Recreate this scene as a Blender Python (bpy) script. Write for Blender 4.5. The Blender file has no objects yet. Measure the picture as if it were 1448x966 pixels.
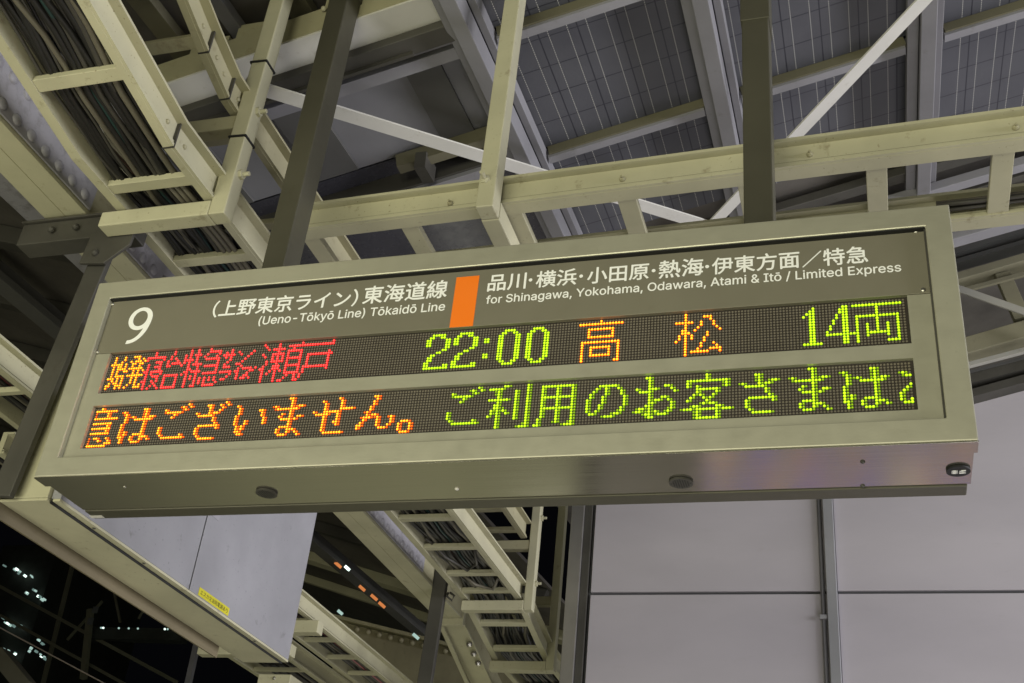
import bpy, math, random
from mathutils import Vector, Matrix
R = random.Random(9)
sc = bpy.context.scene
COL = bpy.context.collection

# ------------------------------------------------------------------ camera, world, lights, exposure
CAM = Vector((2.14549, -2.51992, 1.6))
ROT = Matrix(((0.95720361, 0.27349455, 0.09466781), (-0.06566192, 0.52379222, -0.84931162), (-0.28186832, 0.80674808, 0.51933398)))
FPX = 1652.3
cd = bpy.data.cameras.new('camera'); cam = bpy.data.objects.new('camera', cd); COL.objects.link(cam)
cd.sensor_width = 36.0; cd.lens = 36.0 * FPX / 1448.0; cd.clip_start = 0.05; cd.clip_end = 500
m3 = Matrix((ROT[0], -ROT[1], -ROT[2])).transposed()
cam.matrix_world = Matrix.Translation(CAM) @ m3.to_4x4()
sc.camera = cam
w = bpy.data.worlds.new('World'); sc.world = w; w.use_nodes = True
bg = w.node_tree.nodes['Background']; bg.inputs[0].default_value = (0.35, 0.37, 0.5, 1); bg.inputs[1].default_value = 0.004
vs = sc.view_settings; vs.view_transform = 'Standard'; vs.look = 'None'; vs.exposure = -0.12; vs.gamma = 1.0; vs.use_curve_mapping = False

def area(name, loc, target, sx, sy, col, e, spread=180):
    l = bpy.data.lights.new(name, 'AREA'); l.shape = 'RECTANGLE'; l.size = sx; l.size_y = sy
    l.color = col; l.energy = e; l.spread = math.radians(spread)
    o = bpy.data.objects.new(name, l); COL.objects.link(o); o.location = loc
    o.rotation_euler = (Vector(target) - Vector(loc)).to_track_quat('-Z', 'Y').to_euler()
    return o
area('floor_bounce_fill', (0.6, -1.4, 0.25), (0.5, 0.8, 4.0), 5.0, 3.0, (1.0, 0.985, 0.71), 40)  # added fill standing in for light bounced up off the floor
area('sign_corner_fill', (-1.1, -2.0, 1.5), (-0.1, 0.0, 2.9), 0.9, 0.5, (1.0, 0.985, 0.80), 22)  # added fill that brightens the lower left corner of the sign
area('platform_light_front', (0.2, -6.5, 2.3), (0.9, 0.2, 3.5), 6.0, 2.2, (1.0, 0.985, 0.75), 335)
area('platform_light_right', (12.0, 0.6, 3.6), (0.0, 1.4, 3.9), 8.0, 1.6, (0.94, 0.94, 1.0), 1500)
area('far_steel_fill', (0.4, 7.5, 0.4), (-0.4, 4.0, 4.4), 3.0, 4.0, (1.0, 0.98, 0.84), 52)  # unseen fill added to lift the far steelwork
area('wall_fill', (3.4, 0.9, 0.5), (1.6, 4.0, 3.6), 2.5, 1.0, (0.95, 0.92, 1.0), 50)  # unseen low fill added to brighten the lilac wall
area('platform_light_floor', (-1.6, 6.2, 2.5), (-1.6, 6.2, 0.0), 4.0, 3.0, (0.97, 1.0, 0.66), 120)
area('truss_fill', (-9.0, 20.0, 0.0), (-9.0, 24.0, 6.0), 8.0, 3.0, (0.85, 1.0, 0.75), 60)  # added fill, only there to make the distant trusses visible

# ------------------------------------------------------------------ helpers
def ray(px, py):
    return ROT.transposed() @ Vector(((px - 724) / FPX, (py - 483) / FPX, 1.0))
def at_z(px, py, z): d = ray(px, py); return CAM + d * ((z - CAM.z) / d.z)
def at_y(px, py, y): d = ray(px, py); return CAM + d * ((y - CAM.y) / d.y)
def at_x(px, py, x): d = ray(px, py); return CAM + d * ((x - CAM.x) / d.x)
ZR, SX, SY = 4.7163, 0.2526, 0.0834                    # right-hand roof: z = ZR + SX x + SY y
def roof_z(x, y): return ZR + SX * x + SY * y
def at_roof(px, py, off=0.0):
    d = ray(px, py); n = Vector((-SX, -SY, 1)); return CAM + d * ((ZR - off - n.dot(CAM)) / n.dot(d))
def left_z(x, y): return 4.5 - 0.30 * (x + 0.5) + SY * y   # left-hand roof slopes the other way

def lin(r, g, b):
    f = lambda c: (c / 255 / 12.92) if c / 255 <= 0.04045 else ((c / 255 + 0.055) / 1.055) ** 2.4
    return (f(r), f(g), f(b), 1)

def tag(o, label=None, cat=None, group=None, kind=None):
    if label: o['label'] = label
    if cat: o['category'] = cat
    if group: o['group'] = group
    if kind: o['kind'] = kind
    return o
BASE = {}
def thing(name, loc, label, cat, group=None):
    o = bpy.data.objects.new(name, None); COL.objects.link(o); o.location = loc; o.empty_display_size = 0.1
    BASE[o.name] = Vector(loc)
    return tag(o, label, cat, group)

class MB:
    def __init__(s): s.v = []; s.f = []; s.m = []; s.uv = {}
    def add(s, vs, fs, mi=0):
        n = len(s.v); s.v += [Vector(q) for q in vs]
        s.f += [tuple(i + n for i in f) for f in fs]; s.m += [mi] * len(fs); return s
    def hexa(s, q, mi=0):   # 8 corners: bottom 4 ccw, top 4 ccw
        return s.add(q, [(3, 2, 1, 0), (4, 5, 6, 7), (0, 1, 5, 4), (1, 2, 6, 5), (2, 3, 7, 6), (3, 0, 4, 7)], mi)
    def box(s, x0, x1, y0, y1, z0, z1, mi=0):
        return s.hexa([(x0, y0, z0), (x1, y0, z0), (x1, y1, z0), (x0, y1, z0), (x0, y0, z1), (x1, y0, z1), (x1, y1, z1), (x0, y1, z1)], mi)
    def bar(s, p, q, w, h, up=(0, 0, 1), mi=0):
        p, q = Vector(p), Vector(q); d = (q - p).normalized(); u = Vector(up); a = d.cross(u).normalized(); b = a.cross(d).normalized()
        a *= w / 2; b *= h / 2
        return s.hexa([p - a - b, p + a - b, q + a - b, q - a - b, p - a + b, p + a + b, q + a + b, q - a + b], mi)
    def prism(s, pts, d, mi=0):   # closed outline pts, extruded by vector d
        n = len(pts); d = Vector(d); pts = [Vector(q) for q in pts]
        return s.add(pts + [q + d for q in pts], [tuple(range(n - 1, -1, -1)), tuple(range(n, 2 * n))] + [(i, (i + 1) % n, n + (i + 1) % n, n + i) for i in range(n)], mi)
    def tube(s, pts, r, n=8, mi=0, cap=True):
        pts = [Vector(q) for q in pts]; rings = []
        for i, q in enumerate(pts):
            d = (pts[min(i + 1, len(pts) - 1)] - pts[max(i - 1, 0)]).normalized()
            a = d.cross(Vector((0, 0, 1)) if abs(d.z) < 0.9 else Vector((1, 0, 0))).normalized(); b = a.cross(d)
            rings.append([q + (a * math.cos(t) + b * math.sin(t)) * r for t in [2 * math.pi * k / n for k in range(n)]])
        vs = [v for rg in rings for v in rg]; fs = []
        for i in range(len(pts) - 1):
            for k in range(n):
                fs.append((i * n + k, i * n + (k + 1) % n, (i + 1) * n + (k + 1) % n, (i + 1) * n + k))
        if cap: fs += [tuple(range(n - 1, -1, -1)), tuple((len(pts) - 1) * n + k for k in range(n))]
        return s.add(vs, fs, mi)
    def dome(s, c, nrm, r, h, n=10, mi=0):
        c = Vector(c); nrm = Vector(nrm).normalized(); a = nrm.orthogonal().normalized(); b = nrm.cross(a)
        rings = [[c + nrm * hh * h + (a * math.cos(t) + b * math.sin(t)) * r * rr for t in [2 * math.pi * k / n for k in range(n)]] for rr, hh in ((1, 0), (0.92, 0.45), (0.6, 0.85))]
        vs = [v for rg in rings for v in rg] + [c + nrm * h]; fs = []
        for i in range(2):
            for k in range(n): fs.append((i * n + k, i * n + (k + 1) % n, (i + 1) * n + (k + 1) % n, (i + 1) * n + k))
        for k in range(n): fs.append((2 * n + k, 2 * n + (k + 1) % n, 3 * n))
        return s.add(vs, fs, mi)
    def build(s, name, mats, parent=None, bevel=0, smooth=False, base=None):
        b = Vector((0, 0, 0)); p = parent
        while p is not None: b += p.location; p = p.parent
        loc = Vector((0, 0, 0))
        if parent is None:
            loc = Vector(base) if base is not None else sum(s.v, Vector()) / max(1, len(s.v))
        me = bpy.data.meshes.new(name)
        me.from_pydata([tuple(v - b - loc) for v in s.v], [], s.f)
        for mm in (mats if isinstance(mats, (list, tuple)) else [mats]): me.materials.append(mm)
        me.polygons.foreach_set('material_index', s.m)
        if smooth: me.polygons.foreach_set('use_smooth', [True] * len(s.f))
        me.update()
        o = bpy.data.objects.new(name, me); COL.objects.link(o); o.parent = parent; o.location = loc
        if bevel:
            bm = o.modifiers.new('bevel', 'BEVEL'); bm.width = bevel; bm.segments = 2; bm.limit_method = 'ANGLE'
        return o
def struct(mb, name, mat, **k): o = mb.build(name, mat, **k); o['kind'] = 'structure'; return o

# ------------------------------------------------------------------ materials
def nm(name):
    m = bpy.data.materials.new(name); m.use_nodes = True; nt = m.node_tree
    return m, nt, nt.nodes['Principled BSDF']
def mixc(nt, fac, a, b):
    n = nt.nodes.new('ShaderNodeMix'); n.data_type = 'RGBA'
    if isinstance(fac, (int, float)): n.inputs[0].default_value = fac
    else: nt.links.new(fac, n.inputs[0])
    for i, c in ((6, a), (7, b)):
        if hasattr(c, 'links'): nt.links.new(c, n.inputs[i])
        else: n.inputs[i].default_value = c
    return n.outputs[2]
def noise(nt, scale, detail=4, stretch=None, rough=0.55):
    tc = nt.nodes.new('ShaderNodeTexCoord'); n = nt.nodes.new('ShaderNodeTexNoise')
    n.inputs['Scale'].default_value = scale; n.inputs['Detail'].default_value = detail; n.inputs['Roughness'].default_value = rough
    if stretch:
        mp = nt.nodes.new('ShaderNodeMapping'); mp.inputs['Scale'].default_value = stretch
        nt.links.new(tc.outputs['Object'], mp.inputs[0]); nt.links.new(mp.outputs[0], n.inputs['Vector'])
    else: nt.links.new(tc.outputs['Object'], n.inputs['Vector'])
    return n.outputs['Fac']
def ramp(nt, fac, a, b):
    n = nt.nodes.new('ShaderNodeMapRange'); n.inputs['From Min'].default_value = a; n.inputs['From Max'].default_value = b
    nt.links.new(fac, n.inputs['Value']); return n.outputs['Result']
def bump(nt, bs, h, strength, dist=0.002):
    b = nt.nodes.new('ShaderNodeBump'); b.inputs['Strength'].default_value = strength; b.inputs['Distance'].default_value = dist
    nt.links.new(h, b.inputs['Height']); nt.links.new(b.outputs[0], bs.inputs['Normal'])
def paint(name, col, rough=0.5, var=0.12, dirt=0.35, dirtcol=(0.05, 0.035, 0.015, 1), metal=0.0, spec=0.4, lo=0.60, hi=0.72, stretch=None, speck=0.0):
    m, nt, bs = nm(name)
    c = (*col[:3], 1); dk = tuple(x * (1 - var) for x in col[:3]) + (1,); br = tuple(min(1, x * (1 + var * 0.6)) for x in col[:3]) + (1,)
    base = mixc(nt, ramp(nt, noise(nt, 3.0, 5, stretch), 0.3, 0.7), dk, br)
    if dirt:
        f = nt.nodes.new('ShaderNodeMath'); f.operation = 'MULTIPLY'; f.inputs[1].default_value = dirt
        nt.links.new(ramp(nt, noise(nt, 14.0, 8, stretch, 0.7), lo, hi), f.inputs[0])
        base = mixc(nt, f.outputs[0], base, dirtcol)
    if speck:
        f = nt.nodes.new('ShaderNodeMath'); f.operation = 'MULTIPLY'; f.inputs[1].default_value = speck
        nt.links.new(ramp(nt, noise(nt, 90.0, 3), 0.66, 0.74), f.inputs[0])
        f2 = nt.nodes.new('ShaderNodeMath'); f2.operation = 'MULTIPLY'; nt.links.new(f.outputs[0], f2.inputs[0]); nt.links.new(ramp(nt, noise(nt, 2.6, 3), 0.42, 0.62), f2.inputs[1])
        base = mixc(nt, f2.outputs[0], base, dirtcol)
    nt.links.new(base, bs.inputs['Base Color'])
    r = nt.nodes.new('ShaderNodeMapRange'); r.inputs['To Min'].default_value = max(0.05, rough - 0.1); r.inputs['To Max'].default_value = min(1, rough + 0.12)
    nt.links.new(noise(nt, 22.0, 4), r.inputs['Value']); nt.links.new(r.outputs[0], bs.inputs['Roughness'])
    bs.inputs['Metallic'].default_value = metal; bs.inputs['Specular IOR Level'].default_value = spec
    bump(nt, bs, noise(nt, 160.0, 3), 0.06, 0.0015)
    return m
def glow(name, col, strength):
    m, nt, bs = nm(name)
    bs.inputs['Base Color'].default_value = (col[0] * 0.2, col[1] * 0.2, col[2] * 0.2, 1)
    bs.inputs['Emission Color'].default_value = (*col[:3], 1); bs.inputs['Emission Strength'].default_value = strength
    m.cycles.emission_sampling = 'NONE'
    return m

M = {}
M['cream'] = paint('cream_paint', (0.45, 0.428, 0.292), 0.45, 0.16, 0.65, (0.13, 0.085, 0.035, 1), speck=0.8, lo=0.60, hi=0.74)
M['cream2'] = paint('cream_paint_dark', (0.36, 0.335, 0.21), 0.55, 0.16, 0.5, (0.12, 0.085, 0.04, 1), lo=0.56, hi=0.72)
M['grey_plate'] = paint('galvanised_plate', (0.30, 0.29, 0.31), 0.5, 0.25, 0.6, (0.10, 0.09, 0.08, 1), lo=0.5, hi=0.7)
M['roof_steel'] = paint('roof_steel', (0.215, 0.21, 0.22), 0.5, 0.12, 0.35, (0.12, 0.11, 0.09, 1))
M['white_bar'] = paint('white_steel', (0.58, 0.565, 0.52), 0.5, 0.08, 0.3, (0.2, 0.15, 0.08, 1))
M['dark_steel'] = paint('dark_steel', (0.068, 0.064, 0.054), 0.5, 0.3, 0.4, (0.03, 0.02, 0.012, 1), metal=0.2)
M['post'] = paint('hanger_post_paint', (0.085, 0.080, 0.056), 0.42, 0.12, 0.15, metal=0.3)
M['sign_metal'] = paint('sign_satin_metal', (0.46, 0.445, 0.345), 0.38, 0.07, 0.22, (0.26, 0.24, 0.17, 1), metal=0.45, lo=0.52, hi=0.78, stretch=(0.35, 1, 1.6), speck=0.25)
M['sign_panel'] = paint('sign_panel', (0.200, 0.186, 0.137), 0.42, 0.06, 0.12, (0.12, 0.1, 0.06, 1), metal=0.15)
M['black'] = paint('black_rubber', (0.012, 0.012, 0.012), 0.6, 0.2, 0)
M['screw'] = paint('screw_steel', (0.5, 0.48, 0.42), 0.3, 0.1, 0, metal=0.9)
M['white_ink'] = paint('white_lettering', (0.90, 0.90, 0.87), 0.5, 0.03, 0)
M['orange'] = paint('orange_film', (0.93, 0.20, 0.008), 0.5, 0.03, 0)
M['yellow'] = paint('yellow_label', (0.52, 0.47, 0.02), 0.5, 0.05, 0)
M['label_grey'] = paint('label_white', (0.62, 0.60, 0.54), 0.5, 0.05, 0)
M['led_board'] = paint('led_board', (0.028, 0.022, 0.017), 0.5, 0.1, 0)
M['led_off'] = paint('led_unlit', (0.175, 0.153, 0.115), 0.4, 0.1, 0)
M['lilac'] = paint('lilac_panel', (0.265, 0.262, 0.275), 0.42, 0.16, 0.55, (0.07, 0.065, 0.06, 1), lo=0.62, hi=0.74, speck=0.6)
M['wall'] = paint('wall_panel_paint', (0.415, 0.388, 0.412), 0.55, 0.07, 0.16, (0.3, 0.27, 0.26, 1), stretch=(0.4, 1, 1))
M['seam'] = paint('wall_joint', (0.07, 0.07, 0.075), 0.6, 0.1, 0)
M['pilaster'] = paint('pilaster_metal', (0.30, 0.30, 0.31), 0.45, 0.1, 0.1, metal=0.3)
M['roof_sheet'] = paint('roof_sheet', (0.18, 0.178, 0.185), 0.6, 0.12, 0.2, (0.15, 0.14, 0.12, 1))
M['roof_rib'] = paint('roof_rib', (0.09, 0.088, 0.082), 0.6, 0.12, 0.2)
M['roof_glass'] = paint('roof_dark_sheet', (0.046, 0.045, 0.053), 0.25, 0.15, 0, spec=0.6)
M['dark_roof'] = paint('left_roof_sheet', (0.11, 0.10, 0.085), 0.6, 0.25, 0.4)
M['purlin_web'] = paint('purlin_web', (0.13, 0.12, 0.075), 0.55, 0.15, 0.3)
M['lip'] = paint('duct_lip', (0.15, 0.125, 0.075), 0.55, 0.15, 0.2)
M['rust'] = paint('brown_plate', (0.30, 0.27, 0.17), 0.55, 0.25, 0.4)
M['floor'] = paint('platform_concrete', (0.29, 0.28, 0.24), 0.7, 0.15, 0.3)
M['night'] = paint('night_steel', (0.07, 0.07, 0.06), 0.7, 0.2, 0.2)
CBL = [paint('cable_%s' % n, c, 0.5, 0.12, 0.25, (0.05, 0.04, 0.03, 1)) for n, c in (('charcoal', (0.013, 0.012, 0.011)), ('grey', (0.05, 0.046, 0.038)), ('pale', (0.12, 0.108, 0.08)), ('green', (0.012, 0.035, 0.032)), ('brown', (0.10, 0.06, 0.045)), ('pink', (0.35, 0.12, 0.13)))]
# brushed stainless underside
def stainless(name, col, rough, stretch):
    m, nt, bs = nm(name)
    n1 = noise(nt, 30.0, 6, stretch)
    nt.links.new(mixc(nt, n1, tuple(c * 0.75 for c in col) + (1,), (*col, 1)), bs.inputs['Base Color'])
    bs.inputs['Metallic'].default_value = 0.9
    r = nt.nodes.new('ShaderNodeMapRange'); r.inputs['To Min'].default_value = rough - 0.07; r.inputs['To Max'].default_value = rough + 0.10
    nt.links.new(n1, r.inputs['Value']); nt.links.new(r.outputs[0], bs.inputs['Roughness'])
    bump(nt, bs, n1, 0.06, 0.001)
    return m
M['stainless'] = stainless('brushed_stainless', (0.44, 0.42, 0.35), 0.14, (0.12, 6, 6))
M['column'] = paint('polished_column', (0.40, 0.385, 0.36), 0.32, 0.1, 0.1, metal=0.75)
# photovoltaic sheet: 0.155 m cells with dark joints and dashed white busbars, UV in metres
def solar():
    m, nt, bs = nm('solar_cells')
    uv = nt.nodes.new('ShaderNodeUVMap'); sp = nt.nodes.new('ShaderNodeSeparateXYZ'); nt.links.new(uv.outputs[0], sp.inputs[0])
    def mth(op, a, b=None):
        n = nt.nodes.new('ShaderNodeMath'); n.operation = op
        for i, q in enumerate((a, b)):
            if q is None: continue
            if isinstance(q, (int, float)): n.inputs[i].default_value = q
            else: nt.links.new(q, n.inputs[i])
        return n.outputs[0]
    def line(co, pitch, centre, half):
        fr = mth('FRACT', mth('DIVIDE', co, pitch)); return mth('LESS_THAN', mth('ABSOLUTE', mth('SUBTRACT', fr, centre)), half / pitch)
    U, V = sp.outputs[0], sp.outputs[1]
    dark = mth('MAXIMUM', line(U, 0.157, 0.5, 0.0026), line(V, 0.163, 0.5, 0.0026))
    bus = mth('MAXIMUM', line(U, 0.157, 0.25, 0.0014), line(U, 0.157, 0.75, 0.0014))
    dash = mth('LESS_THAN', mth('FRACT', mth('DIVIDE', V, 0.0125)), 0.62)
    bus = mth('MULTIPLY', bus, dash)
    cell = mixc(nt, ramp(nt, noise(nt, 2.2, 4), 0.3, 0.7), (0.056, 0.057, 0.066, 1), (0.080, 0.081, 0.091, 1))
    c = mixc(nt, dark, cell, (0.022, 0.022, 0.030, 1)); c = mixc(nt, bus, c, (0.42, 0.41, 0.37, 1))
    nt.links.new(c, bs.inputs['Base Color']); bs.inputs['Roughness'].default_value = 0.32
    return m
M['solar'] = solar()
G = {'y_core': glow('led_lime_core', (0.54, 0.88, 0.012), 2.0), 'y_rim': glow('led_lime_rim', (0.34, 0.62, 0.0), 1.5),
     'o_core': glow('led_amber_core', (1.0, 0.40, 0.016), 3.6), 'o_rim': glow('led_amber_rim', (1.0, 0.13, 0.0), 2.3),
     'r_core': glow('led_red_core', (1.0, 0.06, 0.05), 3.2), 'r_rim': glow('led_red_rim', (1.0, 0.012, 0.014), 2.1),
     'yd_core': glow('led_lime_dim_core', (0.52, 0.80, 0.01), 0.85), 'yd_rim': glow('led_lime_dim_rim', (0.25, 0.5, 0.0), 0.5),
     'od_core': glow('led_amber_dim_core', (1.0, 0.22, 0.005), 1.7), 'od_rim': glow('led_amber_dim_rim', (0.9, 0.08, 0.0), 1.0)}
GL = {}
def g(name, *rows): GL[name] = rows
g('begin_kanji', '', '..#...#.', '..#...#.', '..#..#..', '.#####.#', '..#.##.#', '..#.####', '..#.#..#', '..#.#...', '..#.####', '.###.#.#', '...#.#.#', '..#.##.#', '.##..###', '.#...#.#')
g('depart_kanji', '', '..###...', '....#.#.', '.#.###.#', '..##.##.', '..#..#..', '.######.', '#..#.#.#', '...#.#..', '.#######', '...#.#..', '...#.#..', '...#.#..', '..#..#.#', '.#...###')
g('sleep_kanji', '...#....', '...#....', '########', '#......#', '....###.', '.#....#.', '.#..###.', '.#....#.', '##.#####', '.#.#...#', '.#..###.', '.#....#.', '##..#.#.', '.#...#..', '.#..#.#.', '.#.#...#')
g('stand_kanji', '...#....', '...#....', '..#.....', '..#.#...', '.#...#..', '.#.####.', '.##....#', '', '', '', '.######.', '.#....#.', '.#....#.', '.#....#.', '.#....#.', '.######.')
g('special_kanji', '..#..#..', '..#..#..', '#.#.###.', '#.#..#..', '####.#..', '#.#..#..', '..#.####', '..#...#.', '..##..#.', '.##.####', '#.#...#.', '..#.#.#.', '..#.#.#.', '..#...#.', '..#...#.', '..#..##.')
g('express_kanji', '..#.....', '..#####.', '.#....#.', '#....#..', '.######.', '......#.', '......#.', '.######.', '......#.', '......#.', '.######.', '........', '#.#.#.#.', '#.#.#.#.', '#.#....#', '..#####.')
g('small_katakana', '', '...#........', '.#.#..#.....#', '#####..#...#.', '.#.#......#..', '...#.....#...', '..#.....#....', '.#....##.....', '.###....#.....', '.......#.####.#', '#####.##....##', '....#..#...#..', '...#...#..##..', '.##....#.##.#.')
g('rapids_kanji', '#.....#........#', '.#....#...######', '..#.#####...#...', '......#...######', '#...#####.#....#', '.#..#.#.#.#....#', '....#.#.#.######', '..#.#####.#....#', '..#...#...#....#', '.#...###..######', '##...###..#....#', '.#..#.#.#.#....#', '.#.#..#...######', '.#....#....#..#.', '.#....#...#...#.', '.#....#.##....##')
g('door_kanji', '...........#', '############', '', '', '..........#.', '..##########', '..#.......#.', '..#.......#.', '..#.......#.', '..#.......#.', '.##########.', '.#........#.', '.#..........', '#...........', '#...........')
g('two', '', '..#####..', '.##..##..', '##.....##', '##.....##', '##.....##', '.......##', '......##.', '....##...', '..##.....', '.##......', '.##......', '##.......', '##.....##', '#########')
g('colon', '', '', '', '', '##', '##', '', '', '', '', '##', '##')
g('zero', '', '..####..', '.##..##.', '##....##', '##....##', '##....##', '##....##', '##....##', '##....##', '##....##', '##....##', '##....##', '##....##', '.##..##.', '..####..')
g('high_kanji', '.......#.......', '###############', '', '...#########...', '...#.......#...', '...#.......#...', '...#########...', '', '.#############.', '.#...........#.', '.#..#######..#.', '.#..#.....#..#.', '.#..#.....#..#.', '.#..#######..#.', '.#...........#.', '.#..........##.')
g('pine_kanji', '...#...........', '...#.....###...', '...#.......#...', '######..#...#..', '...#....#...#..', '...#...#.....#.', '..##..#.......#', '..###.....#....', '.#.#.#....#....', '.#.#.#...#.....', '#..#.....#.....', '...#....#...#..', '...#....#....#.', '...#...#...####', '...#.######...#', '...#...........')
g('one', '', '...#..', '..##..', '.###..', '#.##..', '..##..', '..##..', '..##..', '..##..', '..##..', '..##..', '..##..', '..##..', '..##..', '######')
g('four', '', '.....##..', '....###..', '....###..', '...#.##..', '...#.##..', '..#..##..', '..#..##..', '.#...##..', '.#...##..', '#....##..', '#########', '.....##..', '.....##..', '.....##..')
g('cars_kanji', '', '###############', '.......#.......', '.......#.......', '.......#.......', '.#############.', '.#.....#.....#.', '.#.....#.....#.', '.#..#..#..#..#.', '.#..#..#..#..#.', '.#..#..#..#..#.', '.#..#######..#.', '.#..#.....#..#.', '.#...........#.', '.#........####.')
g('urgent_kanji', '..#o......', '#########.', 'o....#o...', 'o....#o...', '##########', '', '########..', '......#o..', '########..', '......#o..', '########..', '', 'o.##o..#o.', 'o...#o..#o', 'o......###', '########..')
g('ha_kana', '', '.........##o...', 'o#o......o#o...', '.o#o.....o#o...', '..#oo#o..o#o##o', '..#o..#######o.', '..#o......#o...', '.#o.......#o...', '.#o.......#o...', '.#o.......#o...', '.#o#o.....#o...', '.#o#o..####o...', '.##o..#o..###o.', '..#o..#o..#o.#o', '..#o...###o....')
g('go_kana', '..........#o.', '.......o#o.#o', '.#o.....o#o..', '.o######o....', '.....#o......', '....#o.......', '', '', '', '#o...........', '#o...........', '#o...........', '.#o......#o..', '..#########o.')
g('za_kana', '...........#o.', '....##o..#o.#o', '.....#o...#o..', '.....#o..#o...', '#o...#o##o....', '.######o......', '.......#o.....', '.......#o.....', '........#o....', '..########o...', '.#o......#o...', '.#o...........', '.#o...........', '..#o..........', '...######o....')
g('i_kana', '', '', '#o...........', '.#o..........', '.#o......##o.', '.#o.......#o.', '#o........#o.', '#o.........#o', '#o..#o.....#o', '#o..#o.....#o', '.#o#o........', '.#o#o........', '.##o.........', '..##o........')
g('ma_kana', '......##o....', '.......#o....', '.......#o....', 'o#o....#oo##o', '.o########o..', '.......#o....', '....#o.#o....', '...#o..#o.##o', '....####o#o..', '.......#o....', '.......#o....', '....####o....', '...#o..###o..', '...#o..#o.#o.', '....###o...#o')
g('se_kana', '', '.........#o.....', '...#o.....#o....', '....#o....#o....', '....#o....#o....', '....#o....#####o', '#o..######o.....', '.#####o..#o.....', '....#o...#o.....', '....#o...#o.....', '....#o..##o.....', '....#o...#o.....', '....#o..........', '....#o..........', '.....#######o...')
g('n_kana', '', '.....##o......', '......#o......', '.....#o.......', '.....#o.......', '....#o........', '....#o........', '..o#o.........', '...#o##o......', '.o###oo#o..o#o', '..#o...#o...#o', '.#o....#o...#o', '##o....#o..#o.', '#o......###o..')
g('full_stop', '', '', '', '', '', '', '', '', '', '', '', '.###o.', '#o..#o', '#o..#o', '#o..#o', '.###o.')
g('benefit_kanji', '.....##o.....#o', '#####o.......#o', '..o#o....#o..#o', '..o#o....#o..#o', '...#o....#o..#o', '#######o.#o..#o', '...#o....#o..#o', '..##o....#o..#o', '..##oo...#o..#o', '.#o#o#o..#o..#o', '.#o#o.#o.#o..#o', '#o.#o....#o..#o', '...#o....#o..#o', '...#o........#o', '...#o.......o#o', '...#o.....o###o')
g('use_kanji', '', '..###########o', '..#o...#o...#o', '..#o...#o...#o', '..#o...#o...#o', '..###########o', '..#o...#o...#o', '..#o...#o...#o', '..#o...#o...#o', '..###########o', '..#o...#o...#o', '..#o...#o...#o', '..#o...#o...#o', '.#o....#o...#o', '.#o...o#o..o#o', '##o......o###o')
g('no_kana', '', '', '....######o..', '...#o.#o..#o.', '..#o..#o...#o', '.#o...#o...#o', '.#o..#o.....#o', '#o...#o.....#o', '#o...#o.....#o', '#o..#o......#o', '#o..#o.....#o', '#o.#o.....o#o', '.##o....o##o', '.....o###o')
g('o_kana', '....##o........', '.....#o........', '.....#o........', '.....#o...##o..', '.#o..###o...#o.', '..####o......#o', '.....#o........', '.....#o..##o...', '.....#o##o.#o..', '.....##o....#o.', '....##o.....#o.', '.o##o#o....o#o.', 'o##oo#o#o.o#o..', '...o##oo###o...', '....o##........')
g('guest_kanji', '........#o.......', '........#o.......', '..#############o.', '..#o.........o#o.', '..#o.#o......o#o.', '.....#######o....', '.....#o....#o....', '....#o#o..#o.....', '...#o..#o#o......', '..#o....#o.......', '......o#o##o.....', '...o##o....##o...', 'o###o#######o###o', '....o#o....#o....', '....o#o....#o....', '....o#######o....')
g('sa_kana', '', '.....##o.....', '.....o#o.....', '.....o#o.o##o', 'o#o...#o##o..', '..######o....', '........#o...', '........#o...', '.........#o..', '...########o.', '..#o......#o.', '..#o.........', '..#o.........', '...#o........', '....######o..')
g('cut_kana', '', '', '', 'o#o.', '.o##', '', '', '...#', '..#o', '.#o.', '#o..', '#o..', '#o.#', '.###')
LINE1 = [('begin_kanji', 0, 'o'), ('depart_kanji', 8, 'o'), ('sleep_kanji', 16, 'r'), ('stand_kanji', 24, 'r'), ('special_kanji', 32, 'r'), ('express_kanji', 40, 'r'), ('small_katakana', 48, 'r'), ('rapids_kanji', 64, 'r'), ('door_kanji', 80, 'r'), ('two', 127, 'y'), ('two', 137, 'y'), ('colon', 148, 'y'), ('zero', 153, 'y'), ('zero', 163, 'y'), ('high_kanji', 181, 'o'), ('pine_kanji', 213, 'o'), ('one', 253, 'y'), ('four', 260, 'y'), ('cars_kanji', 268, 'y')]
LINE2 = [('urgent_kanji', 1, 'o'), ('ha_kana', 12, 'o'), ('go_kana', 29, 'o'), ('za_kana', 43, 'o'), ('i_kana', 59, 'o'), ('ma_kana', 73, 'o'), ('se_kana', 89, 'o'), ('n_kana', 106, 'o'), ('full_stop', 121, 'o'), ('go_kana', 138, 'y'), ('benefit_kanji', 152, 'y'), ('use_kanji', 168, 'y'), ('no_kana', 185, 'y'), ('o_kana', 200, 'y'), ('guest_kanji', 215, 'y'), ('sa_kana', 233, 'y'), ('ma_kana', 248, 'y'), ('ha_kana', 263, 'y'), ('cut_kana', 280, 'y')]
# ------------------------------------------------------------------ ground
gb = MB(); gb.box(-6.5, 9, -30, 40, -0.3, 0.0); struct(gb, 'platform_floor', M['floor'])
gb = MB(); gb.box(-80, 80, -80, 120, -1.6, -1.2); struct(gb, 'ground', M['night'])

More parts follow.
